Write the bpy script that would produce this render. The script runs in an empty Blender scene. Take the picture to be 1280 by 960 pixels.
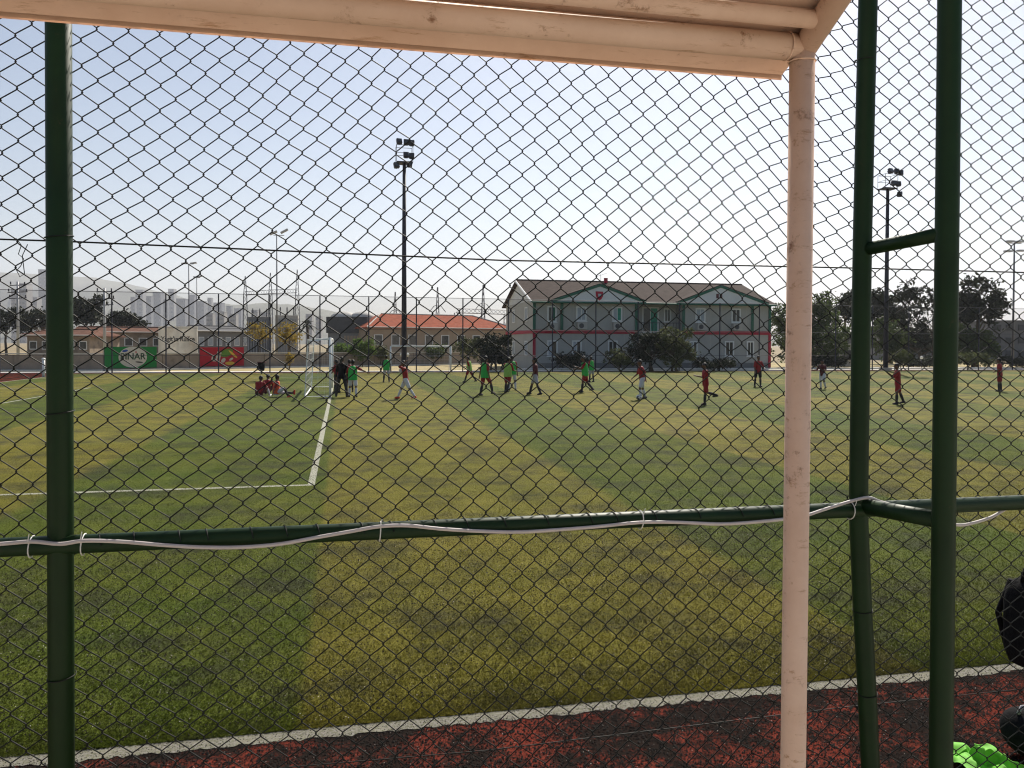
import bpy, bmesh, math, random
from mathutils import Vector, Matrix, noise
random.seed(7)
R = math.radians
scene = bpy.context.scene
COL = scene.collection

# ------------------------------------------------------------------ camera
W0, H0, FPX = 1280.0, 960.0, 1000.0
CAMZ = 2.2
YAW, PITCH, ROLL = R(-12.0), R(-1.0), R(0.22)
cam_d = bpy.data.cameras.new('camera')
cam = bpy.data.objects.new('camera', cam_d); COL.objects.link(cam)
cam_d.sensor_width = 36.0
cam_d.lens = 36.0 * FPX / W0
cam_d.shift_y = -32.5 / W0
cam_d.clip_start = 0.05; cam_d.clip_end = 20000
CM = Matrix.Translation((0, 0, CAMZ)) @ Matrix.Rotation(YAW, 4, 'Z') @ Matrix.Rotation(R(90) + PITCH, 4, 'X') @ Matrix.Rotation(ROLL, 4, 'Z')
cam.matrix_world = CM
scene.camera = cam

# ------------------------------------------------------------------ sky, sun, exposure
SUN_AZ, SUN_EL = R(32), R(43)          # azimuth measured from +Y towards +X
w = bpy.data.worlds.new('World'); scene.world = w; w.use_nodes = True
nt = w.node_tree; nt.nodes.clear()
sky = nt.nodes.new('ShaderNodeTexSky'); sky.sky_type = 'NISHITA'; sky.sun_disc = False
sky.sun_elevation = SUN_EL; sky.sun_rotation = SUN_AZ
sky.air_density = 1.0; sky.dust_density = 1.3; sky.ozone_density = 1.0; sky.altitude = 50
bg = nt.nodes.new('ShaderNodeBackground'); bg.inputs[1].default_value = 0.064
ow = nt.nodes.new('ShaderNodeOutputWorld')
nt.links.new(sky.outputs[0], bg.inputs[0]); nt.links.new(bg.outputs[0], ow.inputs[0])
sd = bpy.data.lights.new('sun', 'SUN'); sd.energy = 5.0; sd.angle = R(0.55); sd.color = (1.0, 0.93, 0.82)
so = bpy.data.objects.new('sun', sd); COL.objects.link(so)
SV = Vector((math.sin(SUN_AZ) * math.cos(SUN_EL), math.cos(SUN_AZ) * math.cos(SUN_EL), math.sin(SUN_EL)))
so.rotation_euler = SV.to_track_quat('Z', 'Y').to_euler(); so.location = (30, 40, 60)
vs = scene.view_settings
vs.view_transform = 'Standard'; vs.look = 'None'; vs.gamma = 1.0; vs.exposure = 0.74; vs.use_curve_mapping = False
scene.render.resolution_x = 1024; scene.render.resolution_y = 768
scene.cycles.filter_width = 1.15
scene.cycles.volume_bounces = 0
scene.cycles.volume_step_rate = 4.0
scene.cycles.transparent_max_bounces = 24

# ------------------------------------------------------------------ photo point -> world point helpers
CR = CM.to_3x3(); CP = CM.to_translation()
FWD = Vector((-math.sin(YAW), math.cos(YAW), 0.0))
def ray(px, py):
    return (CR @ Vector(((px - 640) / FPX, (480 - py - 32.5) / FPX, -1.0)))
def G(px, py, z=0.0):                    # where that line of sight meets the level z
    d = ray(px, py); t = (z - CP.z) / d.z
    return CP + d * t
def at(px, py, D):                       # point at horizontal distance D straight ahead
    d = ray(px, py); t = D / d.dot(FWD)
    return CP + d * t
def onY(px, py, Y):                      # point in the vertical plane y = Y
    d = ray(px, py); t = (Y - CP.y) / d.y
    return CP + d * t
def fwd(p): return (Vector(p) - CP).dot(FWD)

# ------------------------------------------------------------------ materials
MATS = {}
def new_mat(name):
    m = bpy.data.materials.new(name); m.use_nodes = True
    n = m.node_tree.nodes; n.clear()
    o = n.new('ShaderNodeOutputMaterial'); b = n.new('ShaderNodeBsdfPrincipled')
    m.node_tree.links.new(b.outputs[0], o.inputs[0])
    return m, m.node_tree, b, o
def lnk(t, a, b): t.links.new(a, b)
def noise_node(t, scale, detail=4, rough=0.6, vec=None, dims='3D'):
    n = t.nodes.new('ShaderNodeTexNoise'); n.inputs['Scale'].default_value = scale
    n.inputs['Detail'].default_value = detail; n.inputs['Roughness'].default_value = rough
    if vec is not None: lnk(t, vec, n.inputs['Vector'])
    return n
def ramp(t, fac, p0, p1, c0=(0, 0, 0, 1), c1=(1, 1, 1, 1)):
    r = t.nodes.new('ShaderNodeValToRGB')
    r.color_ramp.elements[0].position = p0; r.color_ramp.elements[1].position = p1
    r.color_ramp.elements[0].color = c0; r.color_ramp.elements[1].color = c1
    lnk(t, fac, r.inputs[0]); return r.outputs[0]
def mixc(t, fac, a, b, mode='MIX'):
    m = t.nodes.new('ShaderNodeMix'); m.data_type = 'RGBA'; m.blend_type = mode
    for s, v in ((0, fac), (6, a), (7, b)):
        if hasattr(v, 'is_linked') or hasattr(v, 'links'): lnk(t, v, m.inputs[s])
        else: m.inputs[s].default_value = v if s == 0 else (tuple(v) + (1,) if len(v) == 3 else v)
    return m.outputs[2]
def coords(t, world=True):
    if world:
        g = t.nodes.new('ShaderNodeNewGeometry'); return g.outputs['Position']
    c = t.nodes.new('ShaderNodeTexCoord'); return c.outputs['Object']
def mat(name, col, rough=0.7, var=0.25, scale=3.0, bump=0.0, bscale=40.0, dirt=None, dscale=1.5, spec=0.3, metal=0.0, trans=0.0):
    if name in MATS: return MATS[name]
    m, t, b, o = new_mat(name); v = coords(t)
    n = noise_node(t, scale, 5, 0.65, v)
    lo = tuple(c * (1 - var) for c in col); hi = tuple(min(1, c * (1 + var)) for c in col)
    c = ramp(t, n.outputs['Fac'], 0.3, 0.7, lo + (1,), hi + (1,))
    if dirt:
        d = noise_node(t, dscale, 8, 0.7, v)
        c = mixc(t, ramp(t, d.outputs['Fac'], 0.52, 0.7), c, dirt)
    lnk(t, c, b.inputs['Base Color'])
    b.inputs['Roughness'].default_value = rough; b.inputs['Specular IOR Level'].default_value = spec
    b.inputs['Metallic'].default_value = metal
    if bump:
        bn = noise_node(t, bscale, 4, 0.6, v); bp = t.nodes.new('ShaderNodeBump')
        bp.inputs['Strength'].default_value = bump; bp.inputs['Distance'].default_value = 0.02
        lnk(t, bn.outputs['Fac'], bp.inputs['Height']); lnk(t, bp.outputs[0], b.inputs['Normal'])
    if trans:
        tr = t.nodes.new('ShaderNodeBsdfTranslucent'); lnk(t, c, tr.inputs[0])
        ms = t.nodes.new('ShaderNodeMixShader'); ms.inputs[0].default_value = trans
        lnk(t, b.outputs[0], ms.inputs[1]); lnk(t, tr.outputs[0], ms.inputs[2]); lnk(t, ms.outputs[0], o.inputs[0])
    MATS[name] = m; return m

def mat_turf():
    m, t, b, o = new_mat('turf'); v = coords(t)
    sx = t.nodes.new('ShaderNodeSeparateXYZ'); lnk(t, v, sx.inputs[0])
    edge = noise_node(t, 0.7, 3, 0.5, v)
    def math_(op, a, bb):
        k = t.nodes.new('ShaderNodeMath'); k.operation = op
        for i, q in enumerate((a, bb)):
            if isinstance(q, (int, float)): k.inputs[i].default_value = q
            else: lnk(t, q, k.inputs[i])
        return k.outputs[0]
    x = math_('ADD', sx.outputs[0], math_('MULTIPLY', math_('SUBTRACT', edge.outputs['Fac'], 0.5), 0.10))
    # four-metre rolls, laid alternately in a greener and a yellower yarn
    ph = math_('FRACT', math_('DIVIDE', math_('ADD', x, 0.2 + 80.0), 8.0), 0.0)
    tri = math_('ABSOLUTE', math_('SUBTRACT', ph, 0.5), 0.0)          # 0.5 at a roll edge .. 0 .. 
    a = ramp(t, ph, 0.0, 0.5)
    st = t.nodes.new('ShaderNodeValToRGB'); e = st.color_ramp.elements
    e[0].position = 0.0; e[0].color = (1, 1, 1, 1); e[1].position = 0.004; e[1].color = (1, 1, 1, 1)
    for p, c in ((0.49, 1), (0.515, 0), (0.99, 0), (1.0, 1)):
        k = e.new(p); k.color = (c, c, c, 1)
    lnk(t, ph, st.inputs[0])
    big = noise_node(t, 0.16, 5, 0.6, v); mid = noise_node(t, 1.3, 6, 0.7, v); fine = noise_node(t, 42, 5, 0.85, v); fine2 = noise_node(t, 150, 3, 0.8, v)
    yel = mixc(t, ramp(t, mid.outputs['Fac'], 0.35, 0.68), (0.152, 0.134, 0.023), (0.222, 0.190, 0.037))
    grn = mixc(t, ramp(t, mid.outputs['Fac'], 0.35, 0.68), (0.058, 0.088, 0.012), (0.094, 0.124, 0.018))
    fac = math_('ADD', math_('MULTIPLY', st.outputs[0], 0.60), math_('MULTIPLY', ramp(t, big.outputs['Fac'], 0.36, 0.64), 0.36))
    c = mixc(t, fac, grn, yel)
    # dark rubber infill showing through where it is worn
    wn = noise_node(t, 0.9, 9, 0.75, v)
    c = mixc(t, math_('MULTIPLY', ramp(t, wn.outputs['Fac'], 0.47, 0.62), 0.68), c, (0.036, 0.036, 0.026))
    f = math_('ADD', math_('MULTIPLY', ramp(t, fine.outputs['Fac'], 0.42, 0.60), 0.72), math_('MULTIPLY', ramp(t, fine2.outputs['Fac'], 0.40, 0.60), 0.72))
    gry = t.nodes.new('ShaderNodeCombineColor')
    ff = math_('ADD', f, 0.12)
    for i in range(3): lnk(t, ff, gry.inputs[i])
    c = mixc(t, 1.0, c, gry.outputs[0], 'MULTIPLY')
    sp = t.nodes.new('ShaderNodeTexVoronoi'); sp.inputs['Scale'].default_value = 26; lnk(t, v, sp.inputs['Vector'])
    c = mixc(t, ramp(t, sp.outputs['Distance'], 0.045, 0.075, (0.75, 0.75, 0.75, 1), (0, 0, 0, 1)), c, (0.42, 0.40, 0.34))
    lnk(t, c, b.inputs['Base Color'])
    b.inputs['Roughness'].default_value = 0.8; b.inputs['Specular IOR Level'].default_value = 0.04
    b.inputs['Sheen Weight'].default_value = 0.0; b.inputs['Sheen Roughness'].default_value = 0.4
    b.inputs['Sheen Tint'].default_value = (1.0, 0.93, 0.60, 1)
    bp = t.nodes.new('ShaderNodeBump'); bp.inputs['Strength'].default_value = 0.5; bp.inputs['Distance'].default_value = 0.015
    lnk(t, f, bp.inputs['Height']); lnk(t, bp.outputs[0], b.inputs['Normal'])
    MATS['turf'] = m; return m
def mat_track():
    m, t, b, o = new_mat('track'); v = coords(t)
    n1 = noise_node(t, 1.7, 12, 0.82, v); n2 = noise_node(t, 75, 4, 0.85, v); n3 = noise_node(t, 4, 5, 0.7, v)
    c = mixc(t, ramp(t, n3.outputs['Fac'], 0.3, 0.7), (0.135, 0.026, 0.018), (0.21, 0.044, 0.028))
    c = mixc(t, ramp(t, n1.outputs['Fac'], 0.44, 0.52), c, (0.020, 0.015, 0.013))
    c = mixc(t, ramp(t, n2.outputs['Fac'], 0.47, 0.62), c, (0.020, 0.016, 0.014))
    sp = t.nodes.new('ShaderNodeTexVoronoi'); sp.inputs['Scale'].default_value = 30; lnk(t, v, sp.inputs['Vector'])
    c = mixc(t, ramp(t, sp.outputs['Distance'], 0.06, 0.09, (0.7, 0.7, 0.7, 1), (0, 0, 0, 1)), c, (0.40, 0.36, 0.33))
    lnk(t, c, b.inputs['Base Color']); b.inputs['Roughness'].default_value = 0.95; b.inputs['Specular IOR Level'].default_value = 0.0
    bp = t.nodes.new('ShaderNodeBump'); bp.inputs['Strength'].default_value = 0.8; bp.inputs['Distance'].default_value = 0.01
    lnk(t, n2.outputs['Fac'], bp.inputs['Height']); lnk(t, bp.outputs[0], b.inputs['Normal'])
    MATS['track'] = m; return m
def mat_line(name, col, cut=0.42):
    m, t, b, o = new_mat(name); v = coords(t)
    n1 = noise_node(t, 60, 4, 0.75, v); n2 = noise_node(t, 3, 5, 0.7, v)
    c = mixc(t, ramp(t, n1.outputs['Fac'], cut, cut + 0.2, (1, 1, 1, 1), (0, 0, 0, 1)), col, (0.10, 0.10, 0.06))
    c = mixc(t, ramp(t, n2.outputs['Fac'], 0.5, 0.8), c, (0.20, 0.19, 0.14))
    lnk(t, c, b.inputs['Base Color']); b.inputs['Roughness'].default_value = 0.9; b.inputs['Specular IOR Level'].default_value = 0.1
    MATS[name] = m; return m
def mat_net(name, col, cover):
    m, t, b, o = new_mat(name)
    b.inputs['Base Color'].default_value = col + (1,); b.inputs['Roughness'].default_value = 0.7
    tr = t.nodes.new('ShaderNodeBsdfTransparent'); ms = t.nodes.new('ShaderNodeMixShader'); ms.inputs[0].default_value = cover
    lnk(t, tr.outputs[0], ms.inputs[1]); lnk(t, b.outputs[0], ms.inputs[2]); lnk(t, ms.outputs[0], o.inputs[0])
    MATS[name] = m; return m
def mat_shelter():
    m, t, b, o = new_mat('cream_paint'); v = coords(t)
    n1 = noise_node(t, 5, 7, 0.7, v); n2 = noise_node(t, 14, 9, 0.75, v); n3 = noise_node(t, 2.2, 4, 0.6, v)
    c = mixc(t, ramp(t, n1.outputs['Fac'], 0.3, 0.7), (0.66, 0.45, 0.33), (0.78, 0.57, 0.44))
    mp = t.nodes.new('ShaderNodeMapping'); mp.inputs['Scale'].default_value = (1.6, 9, 9); lnk(t, v, mp.inputs[0])
    n4 = noise_node(t, 4.0, 9, 0.78, mp.outputs[0])
    c = mixc(t, ramp(t, n4.outputs['Fac'], 0.56, 0.66), c, (0.46, 0.27, 0.16))
    c = mixc(t, ramp(t, n2.outputs['Fac'], 0.60, 0.70), c, (0.26, 0.13, 0.07))
    c = mixc(t, ramp(t, n3.outputs['Fac'], 0.55, 0.8), c, (0.62, 0.42, 0.30))
    lnk(t, c, b.inputs['Base Color']); b.inputs['Roughness'].default_value = 0.6; b.inputs['Specular IOR Level'].default_value = 0.3
    bp = t.nodes.new('ShaderNodeBump'); bp.inputs['Strength'].default_value = 0.3; bp.inputs['Distance'].default_value = 0.003
    lnk(t, ramp(t, n2.outputs['Fac'], 0.58, 0.64), bp.inputs['Height']); lnk(t, bp.outputs[0], b.inputs['Normal'])
    MATS['cream_paint'] = m; return m
def mat_greenpaint():
    m, t, b, o = new_mat('green_paint'); v = coords(t)
    n1 = noise_node(t, 6, 6, 0.7, v); n2 = noise_node(t, 18, 8, 0.75, v)
    c = mixc(t, ramp(t, n1.outputs['Fac'], 0.3, 0.7), (0.004, 0.020, 0.004), (0.007, 0.030, 0.006))
    c = mixc(t, ramp(t, n2.outputs['Fac'], 0.64, 0.76), c, (0.060, 0.035, 0.018))
    lnk(t, c, b.inputs['Base Color']); b.inputs['Roughness'].default_value = 0.52; b.inputs['Specular IOR Level'].default_value = 0.26
    MATS['green_paint'] = m; return m
mat_turf(); mat_track(); mat_shelter(); mat_greenpaint()
mat_line('pitch_line', (0.44, 0.44, 0.37), 0.39); mat_line('kerb_line', (0.20, 0.188, 0.17), 0.40)
mat('wire', (0.006, 0.008, 0.006), 0.6, 0.2, 30)
mat('rubber', (0.011, 0.009, 0.008), 0.9, 0.4, 90, spec=0.1)
mat('grit', (0.36, 0.34, 0.31), 0.85, 0.3, 60, spec=0.15)
mat('white_cable', (0.55, 0.50, 0.48), 0.5, 0.12, 12)
mat('zip_tie', (0.7, 0.7, 0.66), 0.5, 0.05, 12)
mat('concrete', (0.52, 0.46, 0.38), 0.9, 0.18, 2, 0.4, 30, (0.30, 0.27, 0.22))
mat('kerb', (0.80, 0.78, 0.74), 0.9, 0.15, 1)
mat('dry_earth', (0.27, 0.21, 0.12), 0.95, 0.3, 0.15, dirt=(0.13, 0.14, 0.06), dscale=0.05)
mat('ochre', (0.36, 0.29, 0.14), 0.95, 0.25, 0.5, dirt=(0.20, 0.20, 0.08), dscale=0.3)
mat('wallstone', (0.30, 0.25, 0.21), 0.9, 0.25, 1.2, 0.3, 8, (0.20, 0.16, 0.13), 0.6)
mat('siding', (0.44, 0.43, 0.40), 0.75, 0.07, 0.6)
mat('gable_white', (0.66, 0.67, 0.68), 0.75, 0.06, 0.6)
mat('roof_tile', (0.052, 0.037, 0.032), 0.9, 0.25, 2.0, 0.5, 6, spec=0.05)
mat('roof_orange', (0.30, 0.085, 0.048), 0.9, 0.25, 1.5, 0.5, 6, spec=0.05)
mat('roof_faded', (0.15, 0.078, 0.056), 0.9, 0.3, 1.5, 0.5, 6, spec=0.05)
mat('shed_wall', (0.30, 0.24, 0.18), 0.9, 0.3, 0.7, dirt=(0.17, 0.14, 0.11), dscale=0.8)
mat('beige_wall', (0.40, 0.31, 0.225), 0.85, 0.12, 0.6)
mat('grey_wall', (0.22, 0.22, 0.22), 0.85, 0.15, 0.6)
mat('dark_grey', (0.085, 0.085, 0.09), 0.8, 0.2, 1)
mat('pale_wall', (0.52, 0.49, 0.45), 0.85, 0.12, 0.3)
mat('trim_green', (0.025, 0.13, 0.085), 0.6, 0.1, 2)
mat('trim_red', (0.42, 0.012, 0.04), 0.6, 0.1, 2)
mat('white_paint', (0.78, 0.78, 0.76), 0.55, 0.06, 2)
mat('glass', (0.03, 0.035, 0.04), 0.12, 0.1, 1, spec=0.6)
mat('curtain_green', (0.04, 0.30, 0.20), 0.8, 0.15, 3)
mat('curtain_pale', (0.42, 0.46, 0.50), 0.8, 0.15, 3)
mat('steel', (0.16, 0.16, 0.18), 0.55, 0.15, 2, metal=0.3)
mat('dark_steel', (0.03, 0.03, 0.045), 0.6, 0.15, 2)
mat('light_steel', (0.40, 0.40, 0.42), 0.5, 0.1, 2)
mat('banner_green', (0.010, 0.24, 0.05), 0.6, 0.08, 1, trans=0.25)
mat('banner_red', (0.46, 0.010, 0.03), 0.6, 0.08, 1, trans=0.25)
mat('banner_white', (0.74, 0.72, 0.68), 0.7, 0.08, 0.6, dirt=(0.60, 0.55, 0.48), dscale=0.8, trans=0.35)
mat('ink', (0.012, 0.016, 0.02), 0.6, 0.1, 2)
mat('ink_green', (0.01, 0.06, 0.03), 0.6, 0.1, 2)
mat('ink_blue', (0.02, 0.08, 0.35), 0.6, 0.1, 2)
mat('ink_red', (0.55, 0.02, 0.02), 0.6, 0.1, 2)
mat('ink_yellow', (0.65, 0.42, 0.05), 0.6, 0.1, 2)
mat('leaf_logo', (0.10, 0.22, 0.02), 0.6, 0.2, 4)
mat('bark', (0.09, 0.07, 0.05), 0.9, 0.3, 5)
mat('leaf_dark', (0.022, 0.028, 0.012), 0.7, 0.45, 0.7, trans=0.2)
mat('leaf_mid', (0.062, 0.088, 0.022), 0.7, 0.35, 0.7, trans=0.35)
mat('leaf_olive', (0.085, 0.098, 0.035), 0.7, 0.35, 0.7, trans=0.35)
mat('leaf_yellow', (0.32, 0.23, 0.03), 0.7, 0.35, 0.9, trans=0.4)
mat('leaf_bright', (0.10, 0.16, 0.03), 0.7, 0.3, 0.7, trans=0.4)
mat('hill', (0.13, 0.13, 0.09), 0.95, 0.3, 0.004)
mat('tower', (0.30, 0.29, 0.28), 0.85, 0.1, 0.01)
mat('tower_grey', (0.17, 0.17, 0.18), 0.85, 0.1, 0.01)
mat('black_cloth', (0.008, 0.008, 0.009), 0.9, 0.3, 25, 0.3, 90, spec=0.1)
mat('bib_neon', (0.17, 0.52, 0.045), 0.7, 0.2, 14, trans=0.15)
mat('bib_green', (0.045, 0.46, 0.085), 0.75, 0.12, 6, trans=0.2)
mat('bib_lime', (0.34, 0.56, 0.13), 0.75, 0.15, 6, trans=0.2)
mat('jersey_red', (0.25, 0.013, 0.015), 0.75, 0.15, 6)
mat('jersey_dark', (0.085, 0.016, 0.020), 0.75, 0.15, 6)
mat('jersey_orange', (0.62, 0.10, 0.03), 0.75, 0.15, 6)
mat('cloth_white', (0.52, 0.52, 0.57), 0.8, 0.1, 6)
mat('cloth_grey', (0.36, 0.35, 0.37), 0.8, 0.1, 6)
mat('cloth_dark', (0.03, 0.028, 0.032), 0.8, 0.2, 6)
mat('skin', (0.30, 0.16, 0.10), 0.6, 0.1, 8)
mat('skin_dark', (0.13, 0.068, 0.045), 0.6, 0.1, 8)
mat('hair', (0.012, 0.010, 0.009), 0.6, 0.2, 20)
mat('shoe_dark', (0.03, 0.025, 0.03), 0.6, 0.2, 10)
mat('shoe_red', (0.55, 0.06, 0.03), 0.6, 0.2, 10)
mat('shoe_white', (0.7, 0.7, 0.7), 0.6, 0.1, 10)
mat_net('far_netting', (0.03, 0.032, 0.03), 0.16)
mat_net('goal_netting', (0.8, 0.8, 0.8), 0.22)

# ------------------------------------------------------------------ mesh builder
class MB:
    def __init__(s): s.v = []; s.f = []
    def quad(s, *p):
        i = len(s.v); s.v += [tuple(q) for q in p]; s.f.append(tuple(range(i, i + len(p)))); return s
    def box(s, x0, x1, y0, y1, z0, z1, M=None):
        i = len(s.v)
        for x, y, z in ((x0,y0,z0),(x1,y0,z0),(x1,y1,z0),(x0,y1,z0),(x0,y0,z1),(x1,y0,z1),(x1,y1,z1),(x0,y1,z1)):
            p = Vector((x, y, z)); s.v.append(tuple(M @ p if M else p))
        s.f += [tuple(i + k for k in f) for f in ((0,3,2,1),(4,5,6,7),(0,1,5,4),(1,2,6,5),(2,3,7,6),(3,0,4,7))]; return s
    def prism(s, poly, d):               # flat polygon (3D points) pushed along d
        n = len(poly); i = len(s.v); d = Vector(d)
        s.v += [tuple(Vector(p)) for p in poly] + [tuple(Vector(p) + d) for p in poly]
        s.f.append(tuple(i + k for k in range(n))); s.f.append(tuple(i + n + k for k in reversed(range(n))))
        for k in range(n): s.f.append((i + k, i + n + k, i + n + (k + 1) % n, i + (k + 1) % n))
        return s
    def tube(s, pts, r, n=8, cap=True, flat=None):
        pts = [Vector(p) for p in pts]; m = len(pts)
        rr = r if isinstance(r, (list, tuple)) else [r] * m
        i0 = len(s.v); ref = None
        for k in range(m):
            t = (pts[min(k + 1, m - 1)] - pts[max(k - 1, 0)]).normalized()
            if ref is None:
                ref = Vector((0, 0, 1)) if abs(t.z) < 0.9 else Vector((0, 1, 0))
            u = ref - t * ref.dot(t)
            if u.length < 1e-6: u = Vector((1, 0, 0)) - t * t.x
            u.normalize(); ref = u; q = t.cross(u)
            for a in range(n):
                an = 2 * math.pi * a / n
                s.v.append(tuple(pts[k] + (u * math.cos(an) + q * math.sin(an)) * rr[k]))
        for k in range(m - 1):
            for a in range(n):
                b = (a + 1) % n
                s.f.append((i0 + k*n + a, i0 + k*n + b, i0 + (k+1)*n + b, i0 + (k+1)*n + a))
        if cap:
            s.f.append(tuple(i0 + a for a in reversed(range(n)))); s.f.append(tuple(i0 + (m-1)*n + a for a in range(n)))
        return s
    def ball(s, c, r, nu=10, nv=7, M=None, cutz=None):
        c = Vector(c); r = Vector(r) if isinstance(r, (tuple, list, Vector)) else Vector((r, r, r)); i = len(s.v)
        def put(p):
            p = Vector((p[0]*r.x, p[1]*r.y, p[2]*r.z))
            s.v.append(tuple(c + (M @ p if M else p)))
        put((0, 0, 1))
        for j in range(1, nv):
            th = math.pi * j / nv
            for k in range(nu):
                ph = 2 * math.pi * k / nu; put((math.sin(th)*math.cos(ph), math.sin(th)*math.sin(ph), math.cos(th)))
        put((0, 0, -1)); e = len(s.v) - 1
        for k in range(nu):
            s.f.append((i, i+1+k, i+1+(k+1) % nu)); s.f.append((e, e-nu+(k+1) % nu, e-nu+k))
        for j in range(nv - 2):
            for k in range(nu):
                a = i+1+j*nu; b = a+nu; s.f.append((a+k, b+k, b+(k+1) % nu, a+(k+1) % nu))
        return s
    def cone(s, a, b, ra, rb, n=10):     # round-ended tapered limb, closed
        a = Vector(a); b = Vector(b); d = (b - a)
        L = max(d.length, 1e-5); t = d / L
        pts = []; rad = []
        for k in range(4):
            an = R(90) * k / 4.0; pts.append(a - t * ra * math.cos(an)); rad.append(max(ra * math.sin(an), ra * 0.06))
        pts.append(a); rad.append(ra); pts.append(b); rad.append(rb)
        for k in range(3, -1, -1):
            an = R(90) * k / 4.0; pts.append(b + t * rb * math.cos(an)); rad.append(max(rb * math.sin(an), rb * 0.06))
        return s.tube(pts, rad, n)
    def build(s, name, m, parent=None, smooth=False):
        me = bpy.data.meshes.new(name); me.from_pydata(s.v, [], s.f); me.update()
        return link_mesh(name, me, m, parent, smooth)
def link_mesh(name, me, m, parent=None, smooth=False):
    if m is not None and len(me.materials) == 0: me.materials.append(MATS[m])
    if smooth:
        me.polygons.foreach_set('use_smooth', [True] * len(me.polygons))
    o = bpy.data.objects.new(name, me); COL.objects.link(o)
    if parent is not None:
        o.parent = parent; o.matrix_parent_inverse = pinv(parent)
    return o
def chain_matrix(o):
    m = Matrix.Translation(o.location) @ o.rotation_euler.to_matrix().to_4x4() @ Matrix.Diagonal(o.scale.to_4d())
    return chain_matrix(o.parent) @ o.matrix_parent_inverse @ m if o.parent else m
def pinv(o): return chain_matrix(o).inverted()
def tag(o, label, cat, group=None):
    o['label'] = label; o['category'] = cat
    if group: o['group'] = group
    return o
def thing(name, label, cat, loc=(0, 0, 0), group=None):
    o = bpy.data.objects.new(name, None); COL.objects.link(o); o.location = loc; o.empty_display_size = 0.2
    return tag(o, label, cat, group)
def struct(o): o['kind'] = 'structure'; return o
def stuff(o): o['kind'] = 'stuff'; return o
def text_mesh(txt, size, name, m, parent, origin, ux, uz, extrude=0.004, sx=1.0):
    cu = bpy.data.curves.new(name, 'FONT'); cu.body = txt; cu.size = size; cu.extrude = extrude
    cu.offset = size * 0.018; cu.align_x = 'CENTER'; cu.align_y = 'CENTER'
    tmp = bpy.data.objects.new(name, cu); COL.objects.link(tmp)
    dg = bpy.context.evaluated_depsgraph_get(); me = bpy.data.meshes.new_from_object(tmp.evaluated_get(dg))
    bpy.data.objects.remove(tmp)
    ux = Vector(ux).normalized(); uz = Vector(uz).normalized(); n = ux.cross(uz)
    for v in me.vertices: v.co = Vector(origin) + ux * v.co.x * sx + uz * v.co.y + n * v.co.z
    me.materials.clear()
    return link_mesh(name, me, m, parent)

# ================================================================== THE SETTING
def sheet(name, x0, x1, y0, y1, z, m, parent=None):
    return MB().quad((x0,y0,z),(x1,y0,z),(x1,y1,z),(x0,y1,z)).build(name, m, parent)
struct(sheet('ground', -9000, 9000, -3000, 9000, -0.012, 'dry_earth'))
PX0, PX1, PY0, PY1 = -18.4, 88.0, 4.60, 61.2
TRACK = struct(sheet('running_track', PX0 - 6.5, PX1 + 8, 1.2, PY1 + 1.7, -0.0025, 'track'))
turf = struct(sheet('pitch_turf', PX0, PX1, PY0, PY1, 0.0, 'turf'))
def line(name, x0, x1, y0, y1, m='pitch_line', z=0.002): return sheet(name, x0, x1, y0, y1, z, m, turf)
tl = MB(); rnd = random.Random(4); xs = []; x = PX0
while x < PX1:
    xs.append(x); x += 0.035 if -4 < x < 9 else 0.5
for x in xs: tl.v += [(x, PY0 - 0.055 + rnd.uniform(-.018, .018), 0.002), (x, PY0 + 0.085 + rnd.uniform(-.018, .018), 0.002)]
for i in range(len(xs) - 1): tl.f.append((2*i, 2*i+2, 2*i+3, 2*i+1))
tl.build('touchline', 'kerb_line', turf)
line('far_touchline', PX0, PX1, PY1 - 0.12, PY1)
bx = G(389, 606).x; by = G(389, 607).y
line('penalty_area_line', bx - 0.055, bx + 0.055, by, 2 * 33.0 - by)
line('penalty_area_edge', PX0, bx - 0.055, by, by + 0.11); line('penalty_area_edge', PX0, bx - 0.055, 66 - by - 0.11, 66 - by)
gx = G(60, 494).x
line('goal_area_line', gx - 0.055, gx + 0.055, 23.9, 42.2)
line('goal_area_edge', PX0, gx - 0.055, 42.09, 42.2); line('goal_line', PX0 + 0.02, PX0 + 0.13, PY0, PY1 - 0.12)
# fibres of the synthetic turf where they are near enough to tell
import numpy as np
rg = np.random.default_rng(11); NB = 400000
fy = PY0 + 0.065 + 14.0 * rg.random(NB) ** 1.9; fx = rg.random(NB)
lo_x = -0.78 * fy * 0.62 - 0.5; hi_x = 0.95 * fy + 0.5
fx = lo_x + (hi_x - lo_x) * fx
clump = np.sin(fx * 31 + np.sin(fy * 23) * 2) * np.sin(fy * 37 + np.sin(fx * 19) * 2)
hh = (0.009 + 0.010 * rg.random(NB)) * (1 + 0.25 * clump); ww = 0.0028 + 0.0022 * rg.random(NB); aa = rg.random(NB) * np.pi * 2
lx = (rg.random(NB) - .5) * 0.04; ly = (rg.random(NB) - .5) * 0.04
co = np.zeros((NB, 3, 3), np.float32)
co[:, 0] = np.stack([fx - np.cos(aa) * ww, fy - np.sin(aa) * ww, np.full(NB, -.001)], 1)
co[:, 1] = np.stack([fx + np.cos(aa) * ww, fy + np.sin(aa) * ww, np.full(NB, -.001)], 1)
co[:, 2] = np.stack([fx + lx, fy + ly, hh], 1)
fm = bpy.data.meshes.new('turf_fibres'); fm.vertices.add(NB * 3); fm.vertices.foreach_set('co', co.ravel())
fm.loops.add(NB * 3); fm.loops.foreach_set('vertex_index', np.arange(NB * 3, dtype=np.int32)); fm.polygons.add(NB)
fm.polygons.foreach_set('loop_start', np.arange(0, NB * 3, 3, dtype=np.int32)); fm.update(); fm.validate()
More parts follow.
